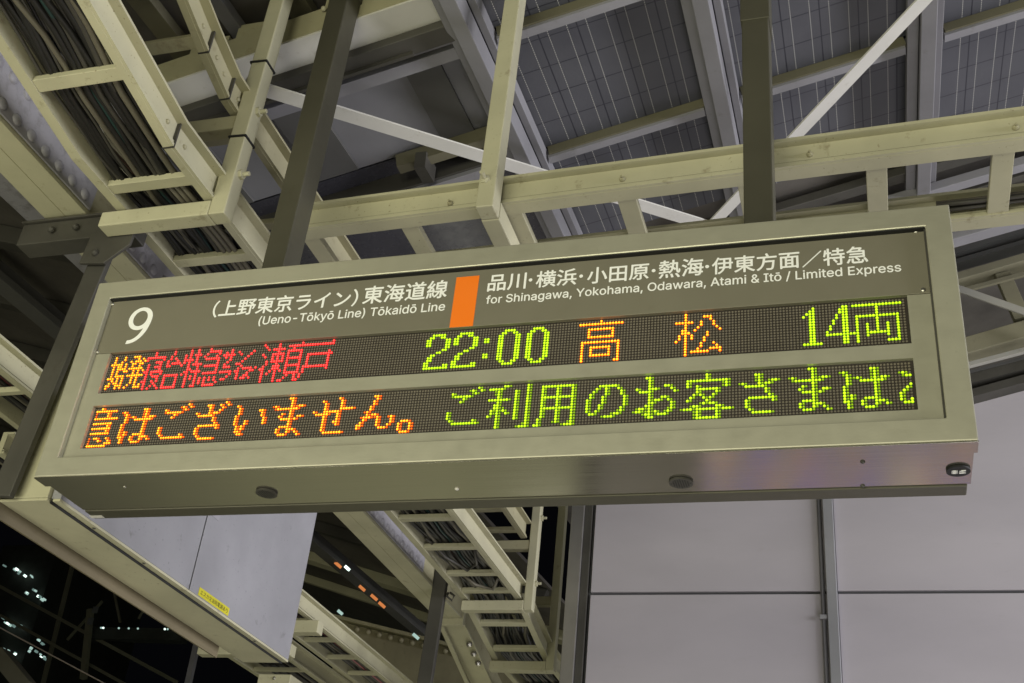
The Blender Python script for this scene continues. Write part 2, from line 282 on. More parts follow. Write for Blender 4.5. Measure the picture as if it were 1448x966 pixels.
# ------------------------------------------------------------------ large structure: right-hand roof of photovoltaic sheets
def rp(x, y, off=0.0): return Vector((x, y, roof_z(x, y) - off))
RX = [0.81, 1.655, 2.50, 3.345, 4.19]
RY = [-1.07, -0.29, 0.49, 1.27, 2.05]
def roof_quad(x0, x1, y0, y1, off, th):
    return [rp(x0, y0, off), rp(x1, y0, off), rp(x1, y1, off), rp(x0, y1, off), rp(x0, y0, off - th), rp(x1, y0, off - th), rp(x1, y1, off - th), rp(x0, y1, off - th)]
cellU = (Vector((1, 0, SX))).length
names_col = ['first column from the left', 'column behind the dark post', 'column right of the crossing brace', 'outermost right column']
names_row = ['row nearest the camera', 'second row', 'third row', 'farthest row']
for i in range(len(RX) - 1):
    for j in range(1, len(RY)):
        y0, y1 = RY[j] - 0.78 if j == 0 else RY[j - 1], RY[j]
        if j == 1 and i == 0: pass
        t = thing('solar_panel', rp(RX[i], y0), 'solar roof sheet with dashed lines, %s, %s' % (names_row[j - 1], names_col[i]), 'solar panel', 'photovoltaic sheets in the roof')
        mb = MB(); mb.hexa(roof_quad(RX[i] + 0.02, RX[i + 1] - 0.02, y0 + 0.012, y1 - 0.012, 0, 0.008))
        o = mb.build('cell_sheet', M['solar'], t)
        uvl = o.data.uv_layers.new(name='UVMap')
        bse = t.location
        for lp in o.data.loops:
            v = o.data.vertices[lp.vertex_index].co + bse
            uvl.data[lp.index].uv = ((v.x - 1.1775) * cellU - 0.157 / 2 + 20 * 0.157, (v.y - 0.61) + 20.0 * 0.163 - 0.0815)
# beams running with the roof slope (away from the camera)
for i, x in enumerate(RX[:4]):
    t = thing('roof_beam', rp(x, 0.4, 0.1), ['lilac grey roof beam left of the yellow hanger arm, with dark side', 'grey roof beam between the yellow hanger arm and the right sign post', 'pale grey roof beam right of the crossing white brace', 'pale grey roof beam beyond the right edge of the wall'][i], 'roof beam', 'beams under the photovoltaic roof')
    mb = MB(); mb.bar(rp(x + 0.012, -1.6, 0.10), rp(x + 0.012, 3.2, 0.10), 0.062, 0.09); mb.build('bottom_flange', M['roof_steel'], t, 0.003)
    mb = MB(); mb.bar(rp(x - 0.045, -1.6, 0.045), rp(x - 0.045, 3.2, 0.045), 0.045, 0.07); mb.bar(rp(x + 0.062, -1.6, 0.04), rp(x + 0.062, 3.2, 0.04), 0.03, 0.06); mb.build('side_channel', M['roof_steel'], t, 0.002)
# purlins across the roof, one per bay
for j, y in enumerate((-0.29, 0.49, 1.27)):
    for i in range(4):
        x0, x1 = RX[i] + 0.085, RX[i + 1] - 0.075
        t = thing('purlin', rp(x0, y, 0.05), 'slim grey purlin under solar sheets, %s, %s' % (['nearest row', 'middle row', 'far row'][j], names_col[i]), 'purlin', 'purlins under the photovoltaic roof')
        mb = MB(); mb.bar(rp(x0, y + 0.014, 0.055), rp(x1, y + 0.014, 0.055), 0.04, 0.018); mb.build('flange', M['roof_steel'], t)
        mb = MB(); mb.bar(rp(x0, y - 0.005, 0.025), rp(x1, y - 0.005, 0.025), 0.02, 0.045); mb.build('web', M['purlin_web'], t)  # darker olive puts the shade of the side face into the web colour
# plain grey sheeting left of the first beam
t = thing('roof_sheeting', rp(0.1, 0.8, 0), 'plain grey roof sheets with darker ribs left of the solar panels', 'roof sheet')
mb = MB(); mb.hexa(roof_quad(-0.75, 0.78, 0.50, 1.02, 0.0, 0.01)); mb.build('pale_sheet', M['roof_sheet'], t)
for k, (xa, xb) in enumerate(((-0.50, -0.36), (-0.06, 0.12), (0.50, 0.64))):
    mb = MB(); mb.hexa(roof_quad(xa, xb, 0.51, 1.01, 0.014, 0.011)); mb.build('rib', M['roof_rib'], t)
t = thing('roof_sheeting', rp(0.1, 1.6, 0), 'dark bluish roof sheet beyond the second purlin, behind the left sign post', 'roof sheet')
mb = MB(); mb.hexa(roof_quad(-0.75, 0.78, 1.03, 2.3, 0.0, 0.01)); mb.build('sheet', M['roof_glass'], t)
t = thing('roof_sheeting', rp(0.1, 0, 0), 'dark roof sheet above the dark channel at the top of the picture', 'roof sheet')
mb = MB(); mb.hexa(roof_quad(-0.75, 0.78, -1.3, 0.40, -0.25, 0.01)); mb.build('sheet', M['dark_roof'], t)
for k, (xx, ww, mm) in enumerate(((-0.52, 0.05, 'roof_rib'), (-0.34, 0.09, 'purlin_web'), (-0.10, 0.06, 'roof_steel'), (0.16, 0.10, 'purlin_web'), (0.46, 0.05, 'roof_rib'))):
    mb = MB(); mb.bar(rp(xx, -1.25, -0.215), rp(xx, 0.38, -0.215), ww, 0.045); mb.build('rib', M[mm], t, 0.002)
mb = MB(); mb.bar(rp(-0.72, -0.18, -0.16), rp(0.76, -0.18, -0.16), 0.07, 0.05); mb.build('cross_rib', M['purlin_web'], t, 0.002)
t = thing('purlin', rp(0, 0.5, 0.05), 'double lilac grey purlin above the plain grey roof sheets', 'purlin')
mb = MB(); mb.bar(rp(-0.75, 0.49, 0.05), rp(0.775, 0.49, 0.05), 0.06, 0.03); mb.build('lower_flange', M['roof_steel'], t, 0.002)
mb = MB(); mb.bar(rp(-0.75, 0.425, 0.03), rp(0.775, 0.425, 0.03), 0.05, 0.03); mb.build('upper_flange', M['roof_steel'], t, 0.002)
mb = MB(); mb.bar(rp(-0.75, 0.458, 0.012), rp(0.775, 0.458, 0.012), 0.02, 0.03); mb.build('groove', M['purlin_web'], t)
t = thing('purlin', rp(0, 1.2, 0.1), 'pale purlin with dark olive side behind the white brace and the left sign post', 'purlin')
mb = MB(); mb.bar(rp(-0.6, 1.17, 0.11), rp(0.72, 1.17, 0.11), 0.055, 0.03); mb.build('lower_flange', M['roof_steel'], t, 0.002)
mb = MB(); mb.bar(rp(-0.6, 1.135, 0.05), rp(0.72, 1.135, 0.05), 0.012, 0.10); mb.build('web', M['dark_steel'], t)  # shaded side painted in with a darker web
t = thing('purlin_cleat', rp(0.45, 1.0, 0.06), 'olive steel cleat fixed to the purlin left of the first roof beam', 'bracket')
mb = MB(); mb.bar(rp(0.30, 1.02, 0.05), rp(0.72, 1.02, 0.05), 0.05, 0.07); mb.build('plate', M['purlin_web'], t); mb = MB(); mb.bar(rp(0.42, 0.98, 0.10), rp(0.42, 1.10, 0.10), 0.05, 0.08); mb.build('lug', M['dark_steel'], t)
# dark channel and box girder following the roof slope at top left
t = thing('channel', rp(0, 0.25, 0.12), 'dark olive steel channel running above the white girder flange', 'channel')
mb = MB(); mb.bar(rp(-0.75, 0.372, 0.055), rp(0.76, 0.372, 0.055), 0.085, 0.04); mb.build('body', M['dark_steel'], t, 0.004); mb = MB(); mb.bar(rp(-0.75, 0.40, 0.085), rp(0.60, 0.40, 0.085), 0.015, 0.02); mb.build('lip', M['dark_steel'], t)
def gp(x, y, off=0.0): return Vector((x, y + 0.215, 4.655 + 0.262 * (x + 0.25) - off))
t = thing('box_girder', gp(0, 0.03), 'wide girder with olive side and white underside rising at top left', 'girder')
mb = MB(); mb.bar(gp(-1.1, -0.005, -0.06), gp(0.74, -0.005, -0.06), 0.012, 0.115); mb.build('web', M['cream2'], t)  # olive web and white flange carry side shade and underside light as colour
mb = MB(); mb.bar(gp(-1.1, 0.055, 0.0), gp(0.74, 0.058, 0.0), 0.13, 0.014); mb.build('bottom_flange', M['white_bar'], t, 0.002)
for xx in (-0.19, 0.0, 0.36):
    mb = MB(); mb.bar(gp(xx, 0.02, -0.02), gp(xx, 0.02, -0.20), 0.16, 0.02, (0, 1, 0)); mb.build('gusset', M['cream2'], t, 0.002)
for k in range(4):
    mb = MB(); mb.dome(gp(0.30 + 0.035 * k, -0.02, -0.10 - 0.01 * k), (0, -1, 0), 0.012, 0.012); mb.build('bolt', M['cream'], t, smooth=True)
# eaves gutter behind the solar roof and dark roof beyond it
t = thing('eaves_gutter', rp(1.9, 2.3), 'layered grey gutter along the far edge of the solar roof', 'gutter')
for k, (dy, off, ww, mm) in enumerate(((0.0, 0.02, 0.07, 'dark_steel'), (0.10, 0.10, 0.06, 'roof_steel'), (0.19, 0.10, 0.05, 'dark_steel'), (0.30, 0.18, 0.12, 'roof_steel'), (0.44, 0.22, 0.08, 'roof_steel'))):
    mb = MB(); mb.bar(rp(0.0, 2.25 + dy, off), rp(4.2, 2.25 + dy, off), ww, 0.05); mb.build('strip', M[mm], t, 0.003)
mb = MB(); mb.hexa(roof_quad(-0.7, 6.0, 2.06, 2.74, -0.05, 0.02)); struct(mb, 'far_roof', M['dark_roof'])
mb = MB(); mb.hexa(roof_quad(-0.7, 9.0, 2.5, 16.0, -0.95, 0.02)); struct(mb, 'upper_roof', M['dark_roof'])
# left-hand roof, sloping the other way
def lp(x, y, off=0.0): return Vector((x, y, left_z(x, y) - off))
mb = MB(); mb.hexa([lp(-9, -2), lp(-0.55, -2), lp(-0.55, 26), lp(-9, 26), lp(-9, -2, -0.03), lp(-0.55, -2, -0.03), lp(-0.55, 26, -0.03), lp(-9, 26, -0.03)]); struct(mb, 'left_roof', M['dark_roof'])
for k, y in enumerate((0.6, 1.5, 2.5, 3.6, 9.0, 10.8, 5.0, 7.0)):
    mb = MB(); mb.bar(lp(-8, y, 0.06), lp(-0.6, y, 0.06), 0.22 if k == 4 else 0.09, 0.10)
    tag(mb.build('purlin', M['cream' if k in (4, 5) else 'dark_steel'], bevel=0.004), 'dim purlin of the left roof, number %d from the near end' % (k + 1) if False else ['dim purlin nearest the camera under the dark left roof', 'second dim purlin from the camera under the dark left roof', 'third dim purlin from the camera under the dark left roof', 'fourth dim purlin from the camera under the dark left roof', 'cream purlin crossing behind the grey duct panel, the upper one', 'cream purlin crossing behind the dark lower post, the lower one', 'fifth dim purlin from the camera under the dark left roof', 'sixth dim purlin from the camera under the dark left roof'][k], 'purlin', 'purlins of the left roof')
for k, (x, off, wd, mm) in enumerate(((-0.95, 0.16, 0.10, 'roof_rib'), (-1.45, 0.16, 0.14, 'grey_plate'), (-2.5, 0.16, 0.12, 'roof_rib'))):
    mb = MB(); mb.bar((x, -1.5, left_z(x, 0) - off), (x, 9, left_z(x, 0) - off + 0.4), wd, 0.05); mb.bar((x, -1.5, left_z(x, 0) - off + 0.06), (x, 9, left_z(x, 0) - off + 0.46), 0.03, 0.1)
    tag(mb.build('roof_beam', M[mm], bevel=0.003), ['dark beam under the left roof next to the riveted beam', 'grey beam under the left roof left of the dark bracket', 'dark outer beam under the left roof'][k], 'roof beam')

# ------------------------------------------------------------------ riveted main beam
t = thing('riveted_beam', (-0.5, 1.5, 3.97), 'long cream beam with grey riveted side left of the cable ladder', 'beam')
mb = MB(); mb.box(-0.585, -0.412, -1.6, 4.42, 3.97, 3.985); mb.build('bottom_flange', M['cream'], t, 0.002)
mb = MB(); mb.box(-0.4995, -0.4975, -1.6, 4.42, 3.9685, 3.970); mb.build('weld_line', M['cream2'], t)
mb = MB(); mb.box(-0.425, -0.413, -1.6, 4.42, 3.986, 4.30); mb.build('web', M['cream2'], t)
for y0, y1 in ((-0.95, 0.15), (0.28, 2.0), (2.45, 3.65)):
    mb = MB(); mb.box(-0.412, -0.404, y0, y1, 3.988, 4.22); pl = mb.build('splice_plate', M['grey_plate'], t, 0.002)
    n = max(2, int((y1 - y0) / 0.078)); 
    for k in range(n):
        for zz in (4.02, 4.13):
            mb = MB(); mb.dome((-0.404, y0 + 0.05 + (y1 - y0 - 0.1) * k / (n - 1), zz), (1, 0, 0), 0.022, 0.009, 10); mb.build('rivet', M['grey_plate'], pl, smooth=True)
mb = MB(); mb.box(-0.60, -0.40, 4.42, 4.46, 3.93, 4.3); mb.build('end_plate', M['cream'], t, 0.003)
# sloping knee that carries on from the beam end
t = thing('knee_brace', (-0.45, 4.8, 3.7), 'cream steel knee with bolted plates below the end of the riveted beam', 'brace')
mb = MB(); mb.bar((-0.50, 4.48, 3.985), (-0.50, 6.6, 3.40), 0.155, 0.016, (0, 0.27, 1)); mb.build('bottom_plate', M['cream'], t, 0.003)
mb = MB(); mb.bar((-0.50, 4.50, 4.11), (-0.50, 6.6, 3.53), 0.014, 0.22, (0, 0.27, 1)); mb.build('web', M['cream2'], t)
mb = MB(); mb.bar((-0.575, 4.50, 3.945), (-0.565, 5.25, 3.70), 0.03, 0.012); mb.build('stay', M['cream'], t, 0.002)
for k in range(3):
    mb = MB(); mb.dome((-0.45, 4.72 + 0.11 * k, 3.905 - 0.03 * k), (0.3, 0, -1), 0.022, 0.03, 8); mb.build('bolt', M['screw'], t)

# ------------------------------------------------------------------ panelled wall
YW = 4.0
t = thing('panel_wall', (1.5, YW, 0), 'pale lilac panelled wall behind the right half of the sign', 'wall')
def wall_top(x): return 5.14 + 0.26 * (x - 2.80)
cols = [(0.535, 1.8935), (1.955, 3.40), (3.42, 4.9)]
for (xa, xb) in cols:
    for za, zb in ((2.05, 3.0), (3.01, 3.972), (3.990, None)):
        mb = MB(); z1a, z1b = (zb, zb) if zb else (wall_top(xa), wall_top(xb))
        mb.hexa([(xa, YW, za), (xb, YW, za), (xb, YW + 0.05, za), (xa, YW + 0.05, za), (xa, YW, z1a), (xb, YW, z1b), (xb, YW + 0.05, z1b), (xa, YW + 0.05, z1a)]); mb.build('wall_panel', M['wall'], t, 0.003)
mb = MB(); mb.box(0.52, 4.9, YW + 0.02, YW + 0.10, 0, 4.7); mb.build('joint_backing', M['seam'], t)
mb = MB(); mb.box(0.536, 4.9, YW + 0.001, YW + 0.015, 0.0, 2.0); mb.build('lower_wall', M['wall'], t)
mb = MB(); mb.box(1.895, 1.953, YW - 0.04, YW + 0.03, 0, 5.0); mb.build('pilaster', M['pilaster'], t, 0.004)
mb = MB(); mb.bar((0.6, YW - 0.02, wall_top(0.6) + 0.03), (5, YW - 0.02, wall_top(5) + 0.03), 0.08, 0.05); mb.build('coping', M['dark_steel'], t, 0.003)
t = thing('conduit', (1.878, YW - 0.02, 3), 'thin dark conduit clipped beside the wall pilaster', 'pipe')
mb = MB(); mb.tube([(1.874, YW - 0.014, 0.1), (1.874, YW - 0.014, 4.9)], 0.0125); mb.build('pipe', M['roof_steel'], t, smooth=True)
for z in (2.9, 3.83, 4.75):
    mb = MB(); mb.box(1.852, 1.893, YW - 0.034, YW - 0.001, z - 0.012, z + 0.012); mb.build('clip', M['pilaster'], t, 0.002)
t = thing('metal_column', (0.46, YW, 0), 'polished steel column at the left edge of the lilac wall', 'column')
mb = MB(); mb.box(0.39, 0.47, YW - 0.03, YW + 0.12, 0, 4.95); mb.build('front_face', M['column'], t, 0.004)
mb = MB(); mb.box(0.472, 0.517, YW - 0.012, YW + 0.1, 0, 4.95); mb.build('side_strip', M['dark_steel'], t, 0.002)

# ------------------------------------------------------------------ roof truss above the wall (right of the sign)
def yp(px, py, y=3.85): return at_y(px, py, y)
M['truss'] = paint('truss_paint', (0.22, 0.205, 0.135), 0.55, 0.15, 0.4)
M['truss_light'] = paint('truss_light_paint', (0.34, 0.33, 0.29), 0.55, 0.12, 0.3)
t = thing('roof_truss', yp(1400, 440), 'cream roof truss above the wall at the right of the sign', 'truss')
def ybar(a, b, hw, depth=0.12, y=3.85, ext=(0, 0)):
    p, q = yp(*a, y), yp(*b, y); d = (q - p); p = p - d * ext[0]; q = q + d * ext[1]
    m_ = MB(); m_.bar(p, q, depth, hw); return m_
ybar((1355, 399), (1448, 372), 0.055, 0.14, ext=(3, 3)).build('upper_chord', M['truss'], t, 0.004)
ybar((1358, 412), (1448, 388), 0.03, 0.02, 3.80, ext=(3, 3)).build('upper_flange', M['truss'], t, 0.002)
ybar((1368, 496), (1448, 473), 0.11, 0.14, ext=(3, 3)).build('lower_chord', M['truss'], t, 0.004)
ybar((1372, 516), (1448, 496), 0.03, 0.03, 3.78, ext=(3, 3)).build('lower_flange', M['truss_light'], t, 0.002)
ybar((1417, 388), (1445, 452), 0.09, 0.05).build('diagonal', M['truss'], t, 0.003)
t = thing('flat_brace', yp(1400, 430, 3.6), 'pale flat brace crossing the truss right of the sign', 'brace')
ybar((1340, 403), (1460, 445), 0.045, 0.012, 3.6, ext=(0.5, 1)).build('bar', M['truss_light'], t)
for k, (a, b, hw, mm) in enumerate((((1350, 362), (1448, 330), 0.04, 'roof_rib'), ((1350, 376), (1448, 348), 0.03, 'roof_rib'), ((1375, 540), (1448, 521), 0.06, 'dark_steel'), ((1378, 530), (1448, 512), 0.02, 'roof_rib'), ((1379, 560), (1448, 541), 0.05, 'dark_steel'))):
    m_ = ybar(a, b, hw, 0.10, 3.95, ext=(3, 3)); tag(m_.build('fascia_strip', M[mm]), ['upper grey roof strip right of the sign above the truss', 'lower grey roof strip right of the sign above the truss', 'broad dark strip just under the truss right of the sign', 'thin dim strip under the truss right of the sign', 'dark strip along the top of the lilac wall'][k], 'fascia strip')
# ------------------------------------------------------------------ duct box at the left, behind the sign
t = thing('duct_box', (-0.31, 1.0, 2.9), 'cream boxed duct with lilac side panels hanging behind the left end of the sign', 'duct')
mb = MB(); mb.box(-0.362, -0.232, 0.20, 1.80, 2.905, 3.55); mb.build('body', M['cream'], t, 0.003)
mb = MB(); mb.box(-0.402, -0.228, 0.198, 1.83, 2.895, 2.904); mb.build('bottom_cover', M['cream'], t, 0.002)
mb = MB(); mb.box(-0.412, -0.404, 0.20, 1.62, 2.85, 3.0); mb.build('bottom_lip', M['lip'], t)
mb = MB(); mb.box(-0.2215, -0.196, 0.215, 1.83, 2.898, 2.906); mb.build('panel_flange', M['cream'], t)
for (a, b) in ((0.215, 0.997), (1.004, 1.83)):
    mb = MB(); mb.box(-0.230, -0.196, a, b, 2.907, 3.60); mb.build('side_panel', M['lilac'], t, 0.002)
mb = MB(); mb.box(-0.226, -0.2225, 0.21, 1.83, 2.89, 2.9); mb.build('groove', M['black'], t)
for y in (0.42, 0.72, 1.55): 
    mb = MB(); mb.dome((-0.209, y, 2.8975), (0, 0, -1), 0.006, 0.003, 8); mb.build('screw', M['dark_steel'], t)
# yellow label with a line of characters
mb = MB(); mb.box(-0.196, -0.1945, 1.062, 1.292, 2.910, 2.940); lab = mb.build('warning_label', M['yellow'], t)
mb = MB(); mb.box(-0.1955, -0.1945, 1.020, 1.080, 3.205, 3.275); mb.build('rating_label', M['grey_plate'], t)

def load_font(fn):
    try:
        return bpy.data.fonts.load(bpy.utils.system_resource('DATAFILES') + '/fonts/' + fn)
    except Exception:
        return None
INTER = load_font('Inter.woff2')
def text_mesh(body, mat, name, parent, x0, x1, z0, y, height=None, bold=0.0, yaw=None, font=None):
    c = bpy.data.curves.new(name, 'FONT'); c.body = body; c.size = 1; c.fill_mode = 'FRONT'
    if font: c.font = font
    pass
    o = bpy.data.objects.new('tmp_text', c); COL.objects.link(o)
    bpy.context.view_layer.update()
    tm = bpy.data.meshes.new_from_object(o.evaluated_get(bpy.context.evaluated_depsgraph_get()))
    bpy.data.objects.remove(o); bpy.data.curves.remove(c)
    xs = [v.co.x for v in tm.vertices]; lo, hi = min(xs), max(xs); s = (x1 - x0) / (hi - lo); sz = s if height is None else height
    mb = MB(); b = bold * s
    # the printed stroke weight: the face is laid in a few passes a hair apart
    for k, (dx, dz) in enumerate(((0, 0), (b, 0), (-b, 0), (0, b), (0, -b), (b * .7, b * .7), (-b * .7, -b * .7)) if bold else ((0, 0),)):
        pts = []
        for v in tm.vertices:
            lx, lz = (v.co.x - lo) * s + dx, v.co.y * sz + dz
            pts.append(Vector((x0 + lx, y - k * 0.00006, z0 + lz)) if yaw is None else yaw(lx, lz))
        mb.add(pts, [tuple(p.vertices) for p in tm.polygons])
    bpy.data.meshes.remove(tm)
    return mb.build(name, mat, parent)
def latin_mesh(body, mat, name, parent, x0, x1, z0, y, font):
    # every outline of a letter is filled on its own, so letters drawn with overlapping strokes stay whole
    c = bpy.data.curves.new(name, 'FONT'); c.body = body; c.size = 1
    if font: c.font = font
    o = bpy.data.objects.new('tmp_text', c); COL.objects.link(o); bpy.context.view_layer.update()
    cu = o.to_curve(bpy.context.evaluated_depsgraph_get(), apply_modifiers=False)
    polys = []
    for sp in cu.splines:
        bp_ = sp.bezier_points; n = len(bp_); pts = []
        for i in range(n):
            p0, h0, h1, p1 = bp_[i].co, bp_[i].handle_right, bp_[(i + 1) % n].handle_left, bp_[(i + 1) % n].co
            for k in range(6):
                t = k / 6; pts.append(p0 * (1 - t) ** 3 + h0 * 3 * t * (1 - t) ** 2 + h1 * 3 * t * t * (1 - t) + p1 * t ** 3)
        cl = []
        for q in pts:
            if not cl or (q - cl[-1]).length > 1e-5: cl.append(q.copy())
        if len(cl) > 2: polys.append(cl)
    o.to_curve_clear(); bpy.data.objects.remove(o); bpy.data.curves.remove(c)
    import numpy as np
    from mathutils.geometry import delaunay_2d_cdt
    vs_, es_ = [], []
    for P in polys:
        n0 = len(vs_); vs_ += [Vector((v.x, v.y)) for v in P]; es_ += [(n0 + i, n0 + (i + 1) % len(P)) for i in range(len(P))]
    rv, re_, rf = delaunay_2d_cdt(vs_, es_, [], 0, 1e-6)[:3]
    V = np.array([(v.x, v.y) for v in rv]); T = np.array([f for f in rf if len(f) == 3]); cen = V[T].mean(axis=1)
    A = np.array([vs_[e[0]][:] for e in es_]); B = np.array([vs_[e[1]][:] for e in es_]); keep = []
    for q, t in zip(cen, T):     # non-zero winding keeps letters with overlapping strokes whole
        up = (A[:, 1] <= q[1]) & (B[:, 1] > q[1]); dn = (A[:, 1] > q[1]) & (B[:, 1] <= q[1])
        side = (B[:, 0] - A[:, 0]) * (q[1] - A[:, 1]) - (q[0] - A[:, 0]) * (B[:, 1] - A[:, 1])
        if (up & (side > 0)).sum() - (dn & (side < 0)).sum() != 0: keep.append(tuple(int(i) for i in t))
    lo, hi = A[:, 0].min(), A[:, 0].max(); s = (x1 - x0) / (hi - lo); mb = MB()
    b = 0.011 * s
    for k, (dx, dz) in enumerate(((0, 0), (b, 0), (-b, 0), (0, b), (0, -b))):
        mb.add([(x0 + (v[0] - lo) * s + dx, y - k * 0.00006, z0 + v[1] * s + dz) for v in V], keep)
    return mb.build(name, mat, parent)
text_mesh('エスカ注油用電源あり', M['black'], 'label_lettering', lab, 0, 0.208, 0, 0, 0.019, 0, yaw=lambda a, b: Vector((-0.1940, 1.073 + a, 2.918 + b)))

# ------------------------------------------------------------------ dark bracket in front of the duct box
t = thing('steel_bracket', (-0.3, 0.15, 3.4), 'dark steel bracket with a hanging flat post left of the sign', 'bracket')
mb = MB(); mb.bar((-0.368, 0.165, 2.895), (-0.298, 0.165, 3.80), 0.076, 0.022, (0, 1, 0)); mb.build('post', M['dark_steel'], t, 0.003)
mb = MB(); mb.box(-0.66, -0.19, 0.14, 0.22, 3.855, 3.945); mb.build('arm', M['dark_steel'], t, 0.003)
mb = MB(); mb.box(-0.665, -0.18, 0.13, 0.24, 3.9465, 3.955); mb.build('arm_flange', M['dark_steel'], t, 0.002)
mb = MB(); mb.prism([(-0.345, 0.142, 3.86), (-0.355, 0.142, 3.74), (-0.255, 0.142, 3.73), (-0.175, 0.142, 3.80), (-0.17, 0.142, 3.90), (-0.26, 0.142, 3.90)], (0, -0.012, 0)); gs = mb.build('gusset', M['dark_steel'], t, 0.002)
for (x, z) in ((-0.30, 3.775), (-0.27, 3.86), (-0.215, 3.865), (-0.42, 3.90), (-0.52, 3.90)):
    mb = MB(); mb.dome((x, 0.129, z), (0, -1, 0), 0.014, 0.014, 6); mb.build('bolt', M['dark_steel'], t)

# ------------------------------------------------------------------ the departure sign
U = 0.008; Z0 = 2.959985
def X(u): return u * U
def Z(u): return Z0 + u * U
YF = -0.030
sign = thing('departure_sign', (1.15, 0.1, 3.2), 'large grey platform sign with two rows of coloured LED characters', 'departure sign')
ox0, ox1, oz0, oz1 = X(-12.45), X(298.92), Z(-12.54), Z(70.44)
ix0, ix1, iz0, iz1 = X(-5.14), X(291.21), Z(-5.11), Z(62.73)
mb = MB(); vs_ = []
for yy in (YF, YF + 0.058):
    vs_ += [(ox0, yy, oz0), (ox1, yy, oz0), (ox1, yy, oz1), (ox0, yy, oz1), (ix0, yy, iz0), (ix1, yy, iz0), (ix1, yy, iz1), (ix0, yy, iz1)]
fs_ = []
for k in range(4):
    j = (k + 1) % 4
    fs_ += [(k, j, 4 + j, 4 + k), (8 + j, 8 + k, 12 + k, 12 + j), (k, 8 + k, 8 + j, j), (4 + k, 4 + j, 12 + j, 12 + k)]
mb.add(vs_, fs_)
frame = mb.build('frame', M['sign_metal'], sign, 0.003)
mb = MB(); mb.box(ox0 + 0.006, ox1 - 0.006, 0.0285, 0.205, oz0 + 0.008, oz1 - 0.006)
# housing shell
hs = mb.build('housing', M['sign_metal'], sign, 0.003)
mb = MB(); mb.box(ox0 + 0.006, ox1 - 0.006, 0.0285, 0.205, oz0 + 0.002, oz0 + 0.0075); und = mb.build('underside_plate', M['stainless'], hs, 0.001)
mb = MB(); mb.box(ox0 - 0.001, ox1 + 0.001, -0.028, 0.028, oz0 - 0.0035, oz0 - 0.0005); mb.build('bottom_trim', M['stainless'], frame, 0.001)
mb = MB(); mb.box(ox0 + 0.010, ox1 - 0.014, 0.206, 0.262, oz0 - 0.002, oz0 + 0.4); rs = mb.build('rear_rail', M['post'], hs, 0.003)
p = at_z(137, 730.5, oz0 - 0.002); mb = MB(); mb.box(p.x - 0.022, p.x + 0.022, p.y - 0.008, p.y + 0.008, oz0 - 0.0035, oz0 - 0.0025); mb.build('small_label', M['label_grey'], rs)
for (px, py) in ((377, 697), (963, 682)):
    p = at_z(px, py, oz0); mb = MB(); n = 24
    mb.tube([(p.x, p.y, oz0 + 0.001), (p.x, p.y, oz0 - 0.004)], 0.030, 28); sp_ = mb.build('speaker_grille', M['dark_steel'], und)
    mb = MB()
    for a in range(-4, 5):
        for b in range(-4, 5):
            if (a * a + b * b) < 17: mb.tube([(p.x + a * 0.006, p.y + b * 0.006, oz0 - 0.0042), (p.x + a * 0.006, p.y + b * 0.006, oz0 - 0.0046)], 0.0019, 6)
    mb.build('grille_holes', M['black'], sp_)
p = at_z(1355, 665, oz0); mb = MB(); mb.tube([(p.x, p.y, oz0 + 0.001), (p.x, p.y, oz0 - 0.004)], 0.027, 32); bd = mb.build('round_badge', M['black'], und)
# number 52 and a small block, read from behind like the photographed sticker
mb = MB()
def bp(u, v, w_, h_): mb.box(p.x + u * 0.00085, p.x + (u + w_) * 0.00085, p.y + v * 0.00085, p.y + (v + h_) * 0.00085, oz0 - 0.0052, oz0 - 0.0042)
for s in ((2, -10, 17, 4), (2, -10, 4, 10), (2, -2, 17, 4), (15, -2, 4, 11), (2, 6, 17, 4), (-18, -10, 16, 3), (-18, -4, 16, 3), (-18, 2, 16, 3), (-18, 7, 16, 3), (-18, -10, 3, 20), (-6, -10, 3, 20)): bp(*s)
mb.build('badge_marks', M['white_ink'], bd)
for (px, py, r, mm) in ((176, 689.5, 0.0045, 'screw'), (1220, 654, 0.006, 'dark_steel'), (1220, 688, 0.006, 'dark_steel'), (646, 692, 0.006, 'label_grey'), (1085, 696, 0.003, 'screw')):
    p = at_z(px, py, oz0); mb = MB(); mb.dome((p.x, p.y, oz0 + 0.002), (0, 0, -1), r, r * 0.8, 10); mb.build('screw', M[mm], und, smooth=True)
# upper printed plate and lower bezel with the two display openings
a0, a1 = X(1.25), X(284.0); o1t, o1b, o2t, o2b = Z(38.74), Z(21.5), Z(16.4), Z(-0.95); yb = -0.012
mb = MB(); mb.box(ix0 + 0.001, ix1 - 0.001, -0.0133, 0.0, o1t + 0.0015, iz1 - 0.001); face = mb.build('face_panel', M['sign_panel'], sign, 0.0008)
mb = MB()
mb.box(ix0 + 0.001, a0, yb, 0.0, iz0 + 0.001, o1t); mb.box(a1, ix1 - 0.001, yb, 0.0, iz0 + 0.001, o1t)
mb.box(a0, a1, yb, 0.0, o2t, o1b); mb.box(a0, a1, yb, 0.0, iz0 + 0.001, o2b)
bez = mb.build('display_bezel', M['sign_metal'], sign)
for (px, py) in ((158.5, 430), (137, 497.5), (1295.5, 327), (1305.5, 410)):
    p = at_y(px, py, -0.0133); mb = MB(); mb.dome((p.x, -0.0133, p.z), (0, -1, 0), 0.0065, 0.003, 12); mb.build('screw', M['screw'], face, smooth=True)
mb = MB(); mb.box(ix0 + 0.001, ix1 - 0.001, -0.0275, -0.0137, iz1 - 0.0045, iz1 - 0.0005); mb.build('reveal_strip', M['black'], frame)  # dark strip along the top inner reveal, a second one at the right
mb = MB(); mb.box(ix1 - 0.004, ix1 - 0.0005, -0.0265, -0.0137, iz0 + 0.002, iz1 - 0.006); mb.build('reveal_strip', M['dark_steel'], frame)
